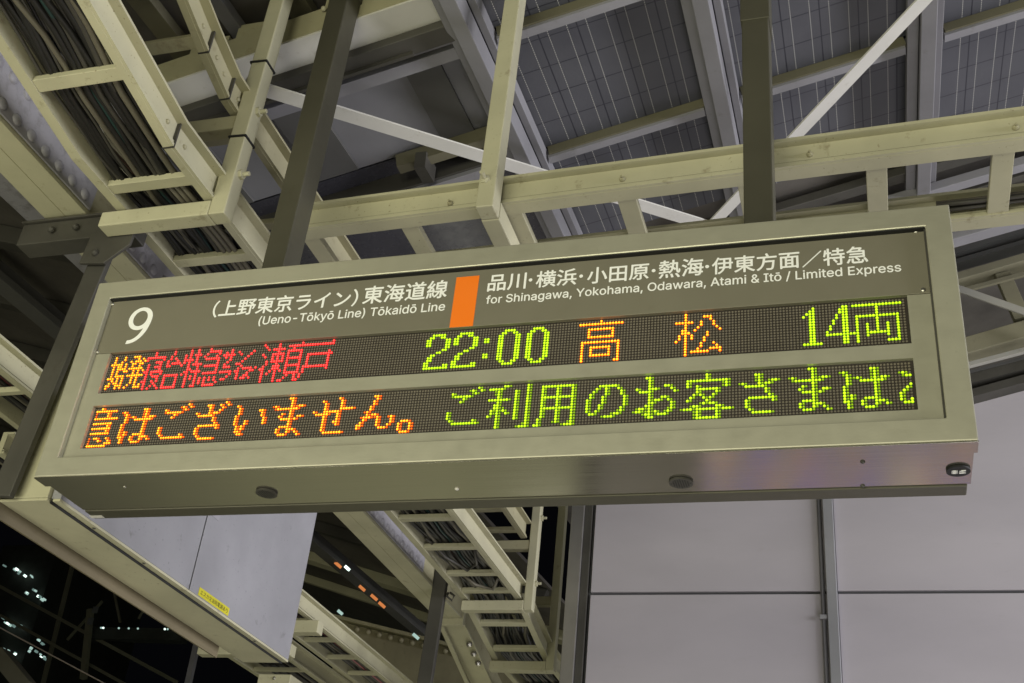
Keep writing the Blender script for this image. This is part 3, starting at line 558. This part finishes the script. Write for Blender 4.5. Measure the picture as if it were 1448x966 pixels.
# displays
NC = 284
def cx(k): return X(1.6 + 0.9935 * k)
def frustum(mb, x, z, r0, r1, h, n, m0, m1, y0=0.001):
    a = [2 * math.pi * (k + 0.5) / n for k in range(n)]
    vs = [(x + math.cos(t) * r0, y0, z + math.sin(t) * r0) for t in a] + [(x + math.cos(t) * r1, y0 - h, z + math.sin(t) * r1) for t in a]
    mb.add(vs, [(k, n + k, n + (k + 1) % n, (k + 1) % n) for k in range(n)], m1)
    mb.add([(x + math.cos(t) * r1, y0 - h, z + math.sin(t) * r1) for t in a], [tuple(range(n - 1, -1, -1))], m0)
for row, (line, zr, zt, zbm) in enumerate(((LINE1, 38.3, o1t, o1b), (LINE2, 15.6, o2t, o2b))):
    mb = MB(); mb.box(a0 - 0.006, a1 + 0.006, 0.001, 0.004, zbm - 0.004, zt + 0.012); disp = mb.build('led_display', M['led_board'], sign)
    lit = set()
    for k, (gn, c0, colr) in enumerate(line):
        mb = MB()
        for r, s in enumerate(GL[gn]):
            for c, ch in enumerate(s):
                if ch == '.' or not (0 <= c0 + c < NC): continue
                if (c0 + c, r) in lit: continue
                lit.add((c0 + c, r)); b = ch == '#'
                jt = R.uniform(0.90, 1.04); frustum(mb, cx(c0 + c), Z(zr - r), X(0.49 if b else 0.44) * jt, X(0.36 if b else 0.27) * jt * R.uniform(0.85, 1.05), X(0.28), 8, 0 if b else 2, 1 if b else 3)
        if not mb.v: continue
        dk = 'yd' if colr == 'y' else 'od'
        mb.build('led_character', [G[colr + '_core'], G[colr + '_rim'], G[dk + '_core'], G[dk + '_rim']], disp)
    mb = MB()
    for c in range(NC):
        for r in range(16):
            if (c, r) not in lit: frustum(mb, cx(c), Z(zr - r), X(0.40), X(0.30), X(0.12), 6, 0, 0)
    mb.build('unlit_dots', M['led_off'], disp)
# lettering
YT = -0.0138
def at_face(px, py): return at_y(px, py, YT)
def line_text(body, name, l, r, mat='white_ink', bold=0.0, font=None):
    a, b = at_face(*l), at_face(*r); z = (a.z + b.z) / 2
    o = text_mesh(body, M[mat], name, face, a.x, b.x, z, YT, None, bold, font=font)
    return o
def latin_text(body, l, r):
    a, b = at_face(*l), at_face(*r); return latin_mesh(body, M['white_ink'], 'latin_lettering', face, a.x, b.x, (a.z + b.z) / 2, YT, INTER)
line_text('（上野東京ライン）', 'line_name_lettering', (299.5, 446.5), (504, 430.5), bold=0.016)
line_text('東海道線', 'line_name_lettering', (512.5, 427.5), (631, 419), bold=0.016)
latin_text('(Ueno-Tōkyō Line) Tōkaidō Line', (364.8, 459.5), (628.5, 438.8))
def base_y(px): return 410.0 - (px - 689.5) * 0.0758
for body, xa, xb in (('品川', 20, 136), ('横浜', 168, 291), ('小田原', 325, 513), ('熱海', 545, 681), ('伊東方面', 708, 976), ('／', 985, 1044), ('特急', 1050, 1186)):
    xa, xb = 680 + xa / 2.166, 680 + xb / 2.166
    line_text(body, 'destination_lettering', (xa, base_y(xa)), (xb, base_y(xb)), bold=0.016)
for xd in (152, 307, 529, 693):
    q = at_face(680 + xd / 2.166, base_y(680 + xd / 2.166) - 9.5); mb = MB(); mb.tube([(q.x, YT, q.z), (q.x, YT + 0.0004, q.z)], 0.0052, 14); mb.build('middle_dot', M['white_ink'], face)
latin_text('for Shinagawa, Yokohama, Odawara, Atami & Itō / Limited Express', (687, 428.8), (1274.5, 384.5))
p0, p1, p2 = at_face(645.7, 392.5), at_face(678, 390.5), at_face(653, 462.5)
mb = MB(); mb.box(p0.x, p1.x, -0.0141, -0.0135, o1t + 0.002, p0.z); mb.build('orange_stripe', M['orange'], face)
# platform number 9: an oval ring with a straight tapering tail
def nine():
    a, b = at_face(172.9, 487), at_face(214, 434); zb_, zt_ = a.z, b.z; h = zt_ - zb_; xl = at_face(180, 460).x; wd = h * 0.63
    out, inn = [], []; n = 40; cxn, czn = xl + wd * 0.5, zb_ + h * 0.685
    vs, fs = [], []
    for k in range(n):
        t = 2 * math.pi * k / n
        vs.append((cxn + math.cos(t) * wd * 0.50, YT, czn + math.sin(t) * h * 0.315))
        vs.append((cxn - wd * 0.01 + math.cos(t) * wd * 0.30, YT, czn + h * 0.005 + math.sin(t) * h * 0.215))
    for k in range(n): fs.append((2 * k, 2 * ((k + 1) % n), 2 * ((k + 1) % n) + 1, 2 * k + 1))
    m_ = MB(); m_.add(vs, fs)
    tail = []
    for k in range(19):
        s = k / 18
        # outer side from the right of the bowl down to the foot, inner side back
        xo = cxn + wd * (0.50 * math.cos(s * 1.42) ** 0.9) - wd * 0.42 * s ** 2; zo = czn - (czn - zb_) * (math.sin(s * math.pi / 2))
        xi = cxn + wd * (0.30 * math.cos(s * 1.42) ** 0.9) - wd * 0.36 * s ** 2; zi = czn - (czn - zb_ - h * 0.095) * (math.sin(s * math.pi / 2))
        tail.append(((xo, YT - 0.0002, zo), (xi, YT - 0.0002, zi)))
    m_.add([q for pr_ in tail for q in pr_], [(2 * k, 2 * k + 2, 2 * k + 3, 2 * k + 1) for k in range(18)])
    o = m_.build('platform_number', M['white_ink'], face)
    sm = o.modifiers.new('thickness', 'SOLIDIFY'); sm.thickness = 0.0006; sm.offset = 0
nine()
# hanger posts of the sign
for (x0, x1) in ((0.372, 0.448), (1.868, 1.950)):
    mb = MB(); mb.box(x0, x1, 0.105, 0.20, oz1 - 0.01, 5.09 if x0 < 1 else 5.20); hp = mb.build('hanger_post', M['post'], sign, 0.004)
    mb = MB(); mb.box(x0 - 0.004, x1 + 0.004, 0.101, 0.204, 4.42 if x0 > 1 else 4.90, 4.9 if x0 > 1 else 4.96); mb.build('sleeve', M['post'], hp, 0.003)
# ------------------------------------------------------------------ cable ladders along the platform
def interp(path, y):
    for (ya, za), (yb2, zb2) in zip(path, path[1:]):
        if y <= yb2: return za + (zb2 - za) * (y - ya) / (yb2 - ya)
    return path[-1][1]
def ladder(label, xl, xr, path, rungs, fw=0.026, h=0.105, white=True, group=None, rung_w=0.045, mat='cream'):
    t = thing('cable_ladder', ((xl + xr) / 2, path[1][0], path[1][1]), label, 'cable ladder', group)
    for side, (a, b) in enumerate(((xl, xl + fw), (xr - fw, xr))):
        mb = MB()
        for (ya, za), (yb2, zb2) in zip(path, path[1:]):
            q = lambda x, y, z: (x, y, z)
            mb.hexa([(a, ya, za), (b, ya, za), (b, yb2, zb2), (a, yb2, zb2), (a, ya, za + h), (b, ya, za + h), (b, yb2, zb2 + h), (a, yb2, zb2 + h)])
            e, s = (b, 1) if side else (a, -1)
            for z0_, z1_, dx in ((0.001, 0.011, 0.012), (0.016, 0.022, 0.008), (h - 0.011, h - 0.001, 0.034)):
                xa, xb = sorted((e - 0.001 * s, e + dx * s))
                mb.hexa([(xa, ya, za + z0_), (xb, ya, za + z0_), (xb, yb2, zb2 + z0_), (xa, yb2, zb2 + z0_), (xa, ya, za + z1_), (xb, ya, za + z1_), (xb, yb2, zb2 + z1_), (xa, yb2, zb2 + z1_)])
        rail = mb.build('side_rail', M[mat], t)
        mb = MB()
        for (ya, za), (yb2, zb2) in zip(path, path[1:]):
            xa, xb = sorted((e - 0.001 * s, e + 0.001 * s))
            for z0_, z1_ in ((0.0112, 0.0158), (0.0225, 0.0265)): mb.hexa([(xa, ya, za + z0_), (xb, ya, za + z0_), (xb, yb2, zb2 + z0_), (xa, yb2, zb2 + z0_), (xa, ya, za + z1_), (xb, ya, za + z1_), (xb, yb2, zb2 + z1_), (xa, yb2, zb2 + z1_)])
        mb.build('groove', M['dark_steel'], rail)  # dark strips paint the shade into the gaps between the ridges
        if side and len(path) > 2:
            for (yy, zz) in path[1:-1]:
                for dy in (-0.05, 0.06):
                    mb = MB(); mb.dome((xr, yy + dy, interp(path, yy + dy) + h * 0.5), (1, 0, 0), 0.009, 0.008, 8); mb.build('bolt', M['cream2'], rail, smooth=True)
                mb = MB(); mb.box(xr - fw - 0.002, xr + 0.013, yy - 0.003, yy + 0.003, zz - 0.001, zz + h * 0.9); mb.build('joint', M['dark_steel'], rail)
    for y in rungs:
        z = interp(path, y); z2 = interp(path, y + 0.05); sl = (z2 - z) / 0.05
        mb = MB(); mb.bar((xl + fw, y, z + 0.016), (xr - fw, y, z + 0.016), rung_w, 0.024, (0, -sl, 1)); mb.build('rung', M[mat], t, 0.002)
    return t
main = [(-1.8, 4.20), (-0.19, 3.905), (3.90, 3.900)]
ladder('cream cable ladder full of dark cables, the long lower one left of the sign', -0.21, 0.14, main, [-1.2, -0.80, -0.46, -0.025, 0.40, 0.80, 1.2, 1.6, 2.0, 2.32, 2.70, 3.09, 3.48, 3.76])
tier2 = [(-1.8, 4.92), (-0.17, 4.335), (0.0, 4.285), (3.86, 4.28)]
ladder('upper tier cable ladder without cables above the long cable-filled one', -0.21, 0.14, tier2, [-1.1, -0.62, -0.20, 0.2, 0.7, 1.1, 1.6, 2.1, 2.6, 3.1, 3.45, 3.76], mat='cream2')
lower = [(3.95, 3.86), (4.55, 3.735), (7.5, 3.70)]
ladder('short cable ladder dropping away beyond the second hanger at lower centre', -0.20, 0.15, lower, [4.12, 4.42, 4.8, 5.2, 5.7])
ladder('narrow cable ladder with pale cables running past the lilac duct panel', -1.18, -0.93, [(-2.0, 3.6), (0.2, 3.6), (7.5, 3.6)], [0.35, 0.72, 1.08, 1.5, 1.95, 2.4, 2.75, 3.1, 3.43, 3.77, 4.11, 4.45, 4.8, 5.15], h=0.10, fw=0.022, rung_w=0.028)
ladder('wide cable ladder below the far end of the lilac duct, bottom left', -1.84, -1.42, [(1.2, 3.6), (2.5, 3.6), (7.5, 3.6)], [2.2, 2.75, 3.3, 3.85, 4.4, 4.95], rung_w=0.03)

# hanger frames of square tube
def hanger(label, x0, x1, y, zlow, ztop, xarm, zup=None, s=0.06, bolts=(), ties=()):
    t = thing('hanger_frame', (x0, y, zlow), label, 'hanger frame')
    mb = MB(); mb.box(x0, x1, y, y + s, zlow - s, ztop); po = mb.build('post', M['cream'], t, 0.004)
    mb = MB(); mb.box(xarm, x0 - 0.0005, y - 0.0015, y + s + 0.0015, zlow - s - 0.0015, zlow - 0.002); mb.build('lower_arm', M['cream'], t, 0.004)
    if zup: mb = MB(); mb.box(xarm + 0.05, x0 - 0.0005, y + 0.003, y + s - 0.003, zup - s, zup - 0.002); mb.build('upper_arm', M['cream2'], t, 0.004)
    for z in bolts:
        mb = MB(); mb.tube([(x1 - 0.01, y + s / 2, z), (x1 + 0.035, y + s / 2, z)], 0.008, 10); mb.tube([(x1, y + s / 2, z), (x1 + 0.012, y + s / 2, z)], 0.018, 6); mb.build('bolt', M['cream'], po)
    for z in ties:
        mb = MB(); mb.bar((x0 - 0.004, y + s / 2, z), (x1 + 0.004, y + s / 2, z - 0.004), s + 0.008, 0.008); mb.build('cable_tie', M['black'], po)
    return t
hanger('near cream square-tube hanger carrying both cable ladders, left of the sign post', 0.148, 0.208, 0.065, 3.898, 5.03, -0.27, 4.275, bolts=(4.02, 4.30), ties=(4.17, 4.52))
hanger('middle cream square-tube hanger below the sign, carrying both cable ladders', 0.172, 0.225, 3.85, 3.890, 5.6, -0.215, 4.27, bolts=(4.0, 4.42), ties=(4.62,))
hanger('farthest cream square-tube hanger beside the polished column', 0.152, 0.205, 4.50, 3.725, 5.6, -0.22, 4.15)
t = thing('hanger_frame', (-1.3, 3.3, 3.5), 'short cream support arm under the narrow ladder beside the lilac panel', 'hanger frame')
mb = MB(); mb.box(-1.45, -0.84, 3.29, 3.36, 3.505, 3.575); mb.build('arm', M['cream'], t, 0.004)
t = thing('hanger_frame', (-1.6, 3.72, 3.5), 'cream support arm sticking out below the cream duct, bottom left', 'hanger frame')
mb = MB(); mb.box(-1.83, -1.2, 3.70, 3.77, 3.50, 3.57); mb.build('arm', M['cream'], t, 0.004)
t = thing('junction_box', (-1.4, 4.1, 3.45), 'small cream box at the bottom edge beneath the ladders', 'box')
mb = MB(); p = at_z(366, 953, 3.45); mb.box(p.x, p.x + 0.22, p.y, p.y + 0.2, 3.30, 3.45); bx_ = mb.build('body', M['cream'], t, 0.004); mb = MB(); mb.dome((p.x + 0.11, p.y, 3.425), (0, -1, 0), 0.012, 0.008, 8); mb.build('screw', M['screw'], t)

# ladder crossing behind the sign (slightly turned)
def xl(x, dy=0.0, z=4.0): return Vector((x, 0.40 - 0.035 * (x - 0.3) + dy, z))
t = thing('cable_ladder', xl(1.5), 'cream cable ladder crossing from left to right behind the top of the sign', 'cable ladder')
for nmb, dy in (('side_rail', 0.0), ('side_rail', 0.36)):
    mb = MB()
    mb.hexa([xl(0.2, dy - 0.004), xl(3.4, dy - 0.004), xl(3.4, dy + 0.05), xl(0.2, dy + 0.05), xl(0.2, dy - 0.004, 4.1), xl(3.4, dy - 0.004, 4.1), xl(3.4, dy + 0.05, 4.1), xl(0.2, dy + 0.05, 4.1)])
    for za, zb_, e in ((4.001, 4.012, 0.016), (4.017, 4.022, 0.009), (4.088, 4.099, 0.034)):
        mb.hexa([xl(0.2, dy - e, za), xl(3.4, dy - e, za), xl(3.4, dy - 0.003, za), xl(0.2, dy - 0.003, za), xl(0.2, dy - e, zb_), xl(3.4, dy - e, zb_), xl(3.4, dy - 0.003, zb_), xl(0.2, dy - 0.003, zb_)])
    rl = mb.build(nmb, M['cream'], t)
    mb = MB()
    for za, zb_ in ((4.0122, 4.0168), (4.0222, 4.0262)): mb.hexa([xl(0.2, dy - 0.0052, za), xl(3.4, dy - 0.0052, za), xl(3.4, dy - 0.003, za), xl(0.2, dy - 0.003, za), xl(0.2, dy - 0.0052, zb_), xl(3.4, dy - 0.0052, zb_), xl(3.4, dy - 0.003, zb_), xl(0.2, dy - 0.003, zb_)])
    mb.build('groove', M['dark_steel'], rl)  # shade of the rail gaps put in as dark strips
    if dy == 0:
        for px, py in ((637, 288), (880, 254), (1145, 219), (1436, 181)):
            q = at_y(px, py, xl(1).y); q = at_y(px, py, xl(q.x).y - 0.005)
            mb = MB(); mb.dome(q, (0, -1, 0), 0.011, 0.012, 8); mb.tube([q, q + Vector((0, -0.02, 0))], 0.004, 6); mb.build('bolt', M['cream2'], rl)
for x in (0.31, 0.69, 1.07, 1.46, 1.85, 2.24, 2.60, 2.98):
    mb = MB(); mb.bar(xl(x, 0.05, 4.018), xl(x, 0.355, 4.018), 0.062, 0.026); mb.build('rung', M['cream'], t, 0.002)
t = thing('hanger_frame', (1.02, 0.26, 3.9), 'cream hanger with an arm under the crossing cable ladder, centre of the picture', 'hanger frame')
mb = MB(); mb.box(0.992, 1.052, 0.275, 0.345, 3.925, 5.0); po = mb.build('post', M['cream'], t, 0.004)
mb = MB(); mb.box(0.9905, 1.0535, 0.3465, 0.80, 3.9235, 3.995); mb.build('arm', M['cream'], t, 0.004)
q = at_y(686, 254, 0.275); mb = MB(); mb.dome((q.x, 0.275, q.z), (0, -1, 0), 0.018, 0.012, 6); mb.tube([(q.x, 0.28, q.z), (q.x, 0.235, q.z)], 0.008, 10); mb.build('bolt', M['cream'], po)

# crossed flat braces below the roof
for a, b, lbl in (((345, 118), (1010, 322), 'pale flat brace falling from the left post to the right sign post'), ((1320, -14), (1003, 322), 'pale flat brace rising from behind the sign to the top right')):
    p, q = at_roof(*a, 0.30), at_roof(*b, 0.30 if lbl.startswith('pale flat brace f') else 0.312)
    mb = MB(); mb.bar(p, q, 0.062, 0.008, (-SX, -SY, 1)); tag(mb.build('flat_brace', M['white_bar']), lbl, 'brace')

# dark post hanging from the riveted beam lower down
t = thing('steel_bracket', (-0.4, 3.9, 3.9), 'thin dark steel post hanging from the riveted beam below the sign', 'bracket')
mb = MB(); mb.bar((-0.402, 3.86, 2.6), (-0.366, 3.86, 4.10), 0.085, 0.04, (0, 1, 0)); mb.build('post', M['dark_steel'], t, 0.003)
mb = MB(); mb.tube([(-0.315, 3.87, 3.94), (-0.31, 3.84, 3.91), (-0.28, 3.86, 3.89), (-0.27, 3.86, 3.92), (-0.30, 3.86, 3.94)], 0.008, 6); mb.build('hook', M['dark_steel'], t)

# ------------------------------------------------------------------ cables
def cable(name, pts, r, mat, label, group, n=7):
    mb = MB(); mb.tube(pts, r, n); o = mb.build(name, mat, smooth=True); return tag(o, label, 'cable', group)
full = main[:-1] + [(3.9, 3.9), (4.6, 3.75), (7.4, 3.70)]
LBL = {0: 'charcoal cable lying in the long cable ladder left of the sign', 1: 'grey cable lying in the long cable ladder left of the sign', 2: 'pale cable lying in the long cable ladder left of the sign', 3: 'dark green cable lying in the long cable ladder left of the sign', 4: 'brown cable lying in the long cable ladder left of the sign'}
GRP = {0: 'charcoal cables in the long ladder', 1: 'grey cables in the long ladder', 2: 'pale cables in the long ladder', 3: 'green cables in the long ladder', 4: 'brown cables in the long ladder'}
kinds = [0, 1, 0, 0, 2, 0, 1, 0, 3, 0, 1, 0, 0, 1, 2, 0, 0, 1, 0, 0, 4, 0, 1, 0, 2, 1, 0, 0, 1, 0, 0, 1, 0, 0]
for i, kd in enumerate(kinds):
    lay = i // 17; j = i % 17
    x0 = -0.150 + 0.0145 * j + R.uniform(-0.003, 0.003); ph = R.uniform(0, 6.28); am = R.uniform(0.006, 0.034); fq = R.uniform(1.2, 3.4); r = R.uniform(0.0048, 0.0118)
    zz0 = 0.034 + 0.022 * lay + R.uniform(0, 0.006); pts = []
    y = -1.7
    while y < 7.2:
        sag = 0.012 * math.sin(2 * math.pi * (y - 0.2) / 0.41 + 0.4 * ph) * (1 - lay)
        x = x0 + am * math.sin(fq * y + ph) + 0.010 * math.sin(3.7 * y + 2 * ph)
        if y > 4.3: x = x0 + (x - x0) * 0.5 - 0.02
        pts.append((max(-0.16, min(0.088, x)), y, interp(full, y) + zz0 + max(-0.012, sag * 0.6))); y += 0.11
    cable('cable', pts, r, CBL[kd], LBL[kd], GRP[kd])
# three pale cables leaving the long ladder near the hanger
for k in range(3):
    pts = [(0.03 + 0.024 * k, -0.15 + 0.2 * s, 3.955 - 0.012 * s + 0.0) for s in range(0, 5)]
    cable('cable', [(0.015 + 0.022 * k + 0.008 * math.sin(s * 0.8), 0.0 + 0.15 * s, 3.927) for s in range(0, 9)], 0.009, CBL[2], 'pale grey cable running beside the others just left of the sign post', 'pale cables beside the left sign post')
cable('loose_cable', [(-0.15 + 0.006 * s, 3.0 + 0.03 * s, 3.93 - 0.0) for s in range(3)] + [(-0.10, 3.2, 3.90), (-0.02, 3.36, 3.885), (0.05, 3.30, 3.90), (0.085, 3.12, 3.94)], 0.009, CBL[1], 'loose grey cable looping under the long ladder below the sign', None)
cable('loose_cable', [(-0.12, 3.52, 3.93), (-0.05, 3.60, 3.89), (0.04, 3.66, 3.885), (0.09, 3.58, 3.92)], 0.009, CBL[2], 'loose pale cable looping just above the middle hanger arm', None)
cable('loose_cable', [(-0.02 + 0.10 * math.cos(a), 0.27 + 0.12 * math.sin(a), 3.94 + 0.01 * math.sin(3 * a)) for a in [2 * math.pi * k / 18 for k in range(17)]], 0.008, CBL[1], 'coiled grey cable above the near hanger arm', None)
for i in range(12):
    kd = [0, 2, 1, 0, 2, 1, 5, 0, 2, 1, 3, 1][i]; x0 = -1.125 + 0.0125 * i; ph = R.uniform(0, 6)
    cable('cable', [(x0 + 0.006 * math.sin(1.6 * y * 0.25 + ph), -1.8 + 0.25 * y, 3.645 + 0.006 * math.sin(y + ph)) for y in range(0, 36)], R.uniform(0.0055, 0.008), CBL[kd], ['charcoal', 'grey', 'pale', 'green', 'brown', 'pink'][kd] + ' cable in the narrow ladder beside the lilac duct panel', ['charcoal', 'grey', 'pale', 'green', 'brown', 'pink'][kd] + ' cables in the narrow ladder')
for i in range(10):
    kd = [0, 1, 0, 0, 1, 0, 2, 0, 1, 0][i]; x0 = -1.77 + 0.032 * i; ph = R.uniform(0, 6)
    cable('cable', [(x0 + 0.01 * math.sin(0.5 * y + ph), 1.2 + 0.25 * y, 3.65) for y in range(0, 25)], 0.010, CBL[kd], ['charcoal', 'grey', 'pale'][kd] + ' cable in the wide ladder at bottom left', ['charcoal', 'grey', 'pale'][kd] + ' cables in the wide ladder')
for i in range(4):
    kd = [1, 2, 1, 2][i]
    cable('cable', [xl(2.42 + 0.12 * s, 0.305 + 0.014 * i + 0.004 * math.sin(s * 0.9 + i), 4.035 + 0.018 * (i % 2)) for s in range(0, 10)], 0.0085, CBL[kd], ['charcoal', 'grey', 'pale'][kd] + ' cable lying in the crossing ladder right of the sign', ['charcoal', 'grey', 'pale'][kd] + ' cables in the crossing ladder')

# ------------------------------------------------------------------ brown riveted girder and lamps beyond the riveted beam
t = thing('plate_girder', at_y(600, 930, 7.0), 'brown plate girder with a row of rivets at the lower centre', 'girder')
g0 = [at_y(*q, 7.0) for q in ((470, 874), (497, 883), (620, 913), (760, 948), (760, 1100), (470, 1100))]
mb = MB(); mb.prism(g0, (0, 0.03, 0)); mb.build('plate', M['rust'], t)
mb = MB(); mb.bar(at_y(470, 872, 6.98) , at_y(760, 944, 6.98), 0.10, 0.03); mb.build('top_flange', M['cream2'], t)
for k in range(12):
    px = 505 + 15.6 * k; mb = MB(); mb.dome(at_y(px, 890 + (px - 505) * 0.246, 6.998), (0, -1, 0), 0.03, 0.03, 8); mb.build('rivet', M['rust'], t, smooth=True)
G['lamp_or'] = glow('orange_lamp', (1.0, 0.33, 0.10), 0.65); G['lamp_wh'] = glow('white_lamp', (0.75, 0.95, 0.85), 2.2); G['lamp_cool'] = glow('cool_lamp', (0.5, 0.72, 0.65), 0.8)
def lamp(px, py, y, w_, h_, tilt, mat, label, group=None):
    c = at_y(px, py, y); a = Vector((math.cos(tilt), 0, math.sin(tilt))) * w_ / 2
    mb = MB(); mb.bar(c - a, c + a, 0.06, h_); return tag(mb.build('distant_lamp', mat), label, 'lamp', group)
for (px, py, w_, mt, lb) in ((478, 799, 0.085, 'lamp_or', 'orange lamp glimpsed above the others through the steelwork'), (491, 803.5, 0.05, 'lamp_wh', 'small white lamp next to the topmost orange lamp'), (512, 832, 0.07, 'lamp_or', 'round orange lamp in the middle of the glimpsed row'), (529, 845, 0.08, 'lamp_or', 'brightest orange lamp just above the lowest one'), (540, 855.5, 0.08, 'lamp_or', 'lowest orange lamp of the glimpsed row'), (588, 900, 0.07, 'lamp_cool', 'small white lamp beside the dark lower post'), (481, 866, 0.05, 'lamp_cool', 'dim white lamp above the brown girder')):
    lamp(px, py, 6.6, w_ * 0.62, 0.026, -0.62, G[mt], lb)

# ------------------------------------------------------------------ night side, lower left
def faint(a, b, y, wd, label, cat, name, mat='night'):
    mb = MB(); mb.bar(at_y(*a, y), at_y(*b, y), wd, wd); return tag(mb.build(name, M[mat]), label, cat)
M['wire'] = paint('bare_wire', (0.45, 0.38, 0.33), 0.4, 0.05, 0)
mb = MB(); mb.tube([at_y(-20, 877, 9), at_y(160, 973, 9)], 0.008, 6); tag(mb.build('overhead_wire', M['wire']), 'thin pale overhead wire crossing the dark at the bottom left corner', 'wire')
M['truss_dim'] = paint('dim_truss', (0.30, 0.28, 0.2), 0.7, 0.1, 0)
far = [((-10, 824), (250, 965), 24, 0.09, 'upper dim truss boom in the dark beyond the platform'), ((0, 870), (190, 975), 24, 0.08, 'lower dim truss boom in the dark beyond the platform'), ((105, 790), (60, 970), 26, 0.10, 'dim leaning mast left of the small signal boards'), ((128, 862), (118, 960), 23, 0.14, 'dim stub column under the signal boards'), ((145, 850), (95, 905), 25, 0.06, 'dim diagonal strut near the signal boards'), ((160, 830), (170, 880), 25, 0.06, 'dim strut right of the signal boards'), ((210, 850), (196, 875), 25, 0.05, 'short dim strut near the duct bottom')]
for a, b, y, wd, lb in far: faint(a, b, y, wd, lb, 'truss', 'distant_truss', 'truss_dim')
faint((125, 897), (262, 900), 24, 0.32, 'long dim horizontal girder under the row of small lamps', 'girder', 'distant_girder')
faint((0, 926), (40, 975), 14, 0.25, 'dim canopy edge in the bottom left corner', 'canopy', 'canopy_edge', 'truss_dim')
for (px, py, lb) in ((134, 862, 'upper small grey signal board in the dark'), (127, 878, 'lower small grey signal board in the dark')):
    c = at_y(px, py, 22); mb = MB(); mb.box(c.x - 0.07, c.x + 0.07, 22, 22.05, c.z - 0.08, c.z + 0.08); tag(mb.build('signal_board', M['pilaster']), lb, 'sign')
mb = MB(); c0, c1 = at_y(281, 900, 11), at_y(262, 985, 11); mb.bar(c0, c1, 0.07, 0.07); tag(mb.build('grey_post', M['roof_steel']), 'thin grey post standing in the dark below the duct', 'post')
wins = [(22, 803), (29, 808), (36, 813), (44, 814), (8, 798), (40, 838), (48, 836), (56, 845), (62, 849), (3, 874), (10, 880), (17, 884), (31, 886), (54, 907), (61, 910), (4, 916), (13, 921), (20, 924), (43, 918), (50, 921), (57, 926), (65, 930)]
G['lamp_dim'] = glow('dim_lamp', (0.40, 0.62, 0.56), 0.35)
tb = thing('office_building', at_y(30, 870, 30), 'dark office building with rows of lit windows far off at the bottom left', 'building')
c0, c1 = at_y(-60, 960, 30.2), at_y(84, 770, 30.2); mb = MB(); mb.box(c0.x, c1.x, 30.2, 36, -1.2, c1.z); mb.build('wall', M['night'], tb)
for k, (px, py) in enumerate(wins):
    for j in range(2):
        c = at_y(px + R.uniform(-3, 3), py + R.uniform(-2, 3), 30); hw = R.uniform(0.018, 0.05); mb = MB()
        mb.bar(c + Vector((-hw, 0, hw * 0.5)), c + Vector((hw, 0, -hw * 0.6)), 0.08, R.uniform(0.03, 0.085), (R.uniform(-0.3, 0.3), 0, 1)); mb.build('window', G[('lamp_wh', 'lamp_cool', 'lamp_dim', 'lamp_cool', 'lamp_dim')[(k + 3 * j) % 5]], tb)
for k, px in enumerate((124, 143, 146, 168, 182, 195, 233, 237)):
    c = at_y(px, 887.5 + (px - 124) * 0.02, 23.5); mb = MB(); mb.dome(c, (0.2, -1, 0), 0.026, 0.03, 10); mb.dome(c, (-0.2, 1, 0), 0.026, 0.03, 10); tag(mb.build('distant_lamp', G['lamp_wh' if k in (0, 2, 6) else 'lamp_cool']), 'tiny white lamp in the level row below the duct', 'lamp', 'tiny lamps in a level row')

# ------------------------------------------------------------------ unseen glowing box added for the coloured reflection in the sign's polished underside
t = thing('reflection_box', (2.0, 3.6, 0), 'unseen glowing box added for coloured reflections in the sign underside', 'glowing box')
mb = MB(); mb.box(1.25, 2.95, 3.35, 3.95, 0.0, 1.83); mb.build('body', M['grey_plate'], t, 0.02)
mb = MB(); mb.box(1.30, 2.90, 3.33, 3.349, 1.05, 1.60)
def reflection_glow():
    m, nt, bs = nm('glow_panel'); tc = nt.nodes.new('ShaderNodeTexCoord'); mp = nt.nodes.new('ShaderNodeMapping'); mp.inputs['Scale'].default_value = (1, 0.0, 2.2)
    wn = nt.nodes.new('ShaderNodeTexNoise'); wn.inputs['Scale'].default_value = 4.0; wn.inputs['Detail'].default_value = 2
    nt.links.new(tc.outputs['Object'], mp.inputs[0]); nt.links.new(mp.outputs[0], wn.inputs['Vector'])
    cr = nt.nodes.new('ShaderNodeValToRGB'); nt.links.new(wn.outputs['Fac'], cr.inputs[0]); e = cr.color_ramp.elements
    e[0].position = 0.36; e[0].color = (0.14, 0.10, 1.0, 1); e[1].position = 0.66; e[1].color = (1.0, 0.9, 0.7, 1)
    for q, c in ((0.42, (0.35, 0.25, 0.85, 1)), (0.46, (0.30, 0.27, 0.26, 1)), (0.51, (0.45, 0.40, 0.36, 1)), (0.55, (0.22, 0.20, 0.19, 1)), (0.59, (0.95, 0.38, 0.22, 1))):
        k = e.new(q); k.color = c
    bs.inputs['Base Color'].default_value = (0.01, 0.01, 0.01, 1); nt.links.new(cr.outputs[0], bs.inputs['Emission Color']); bs.inputs['Emission Strength'].default_value = 1.0; return m
mb.build('glow_panel', reflection_glow(), t)
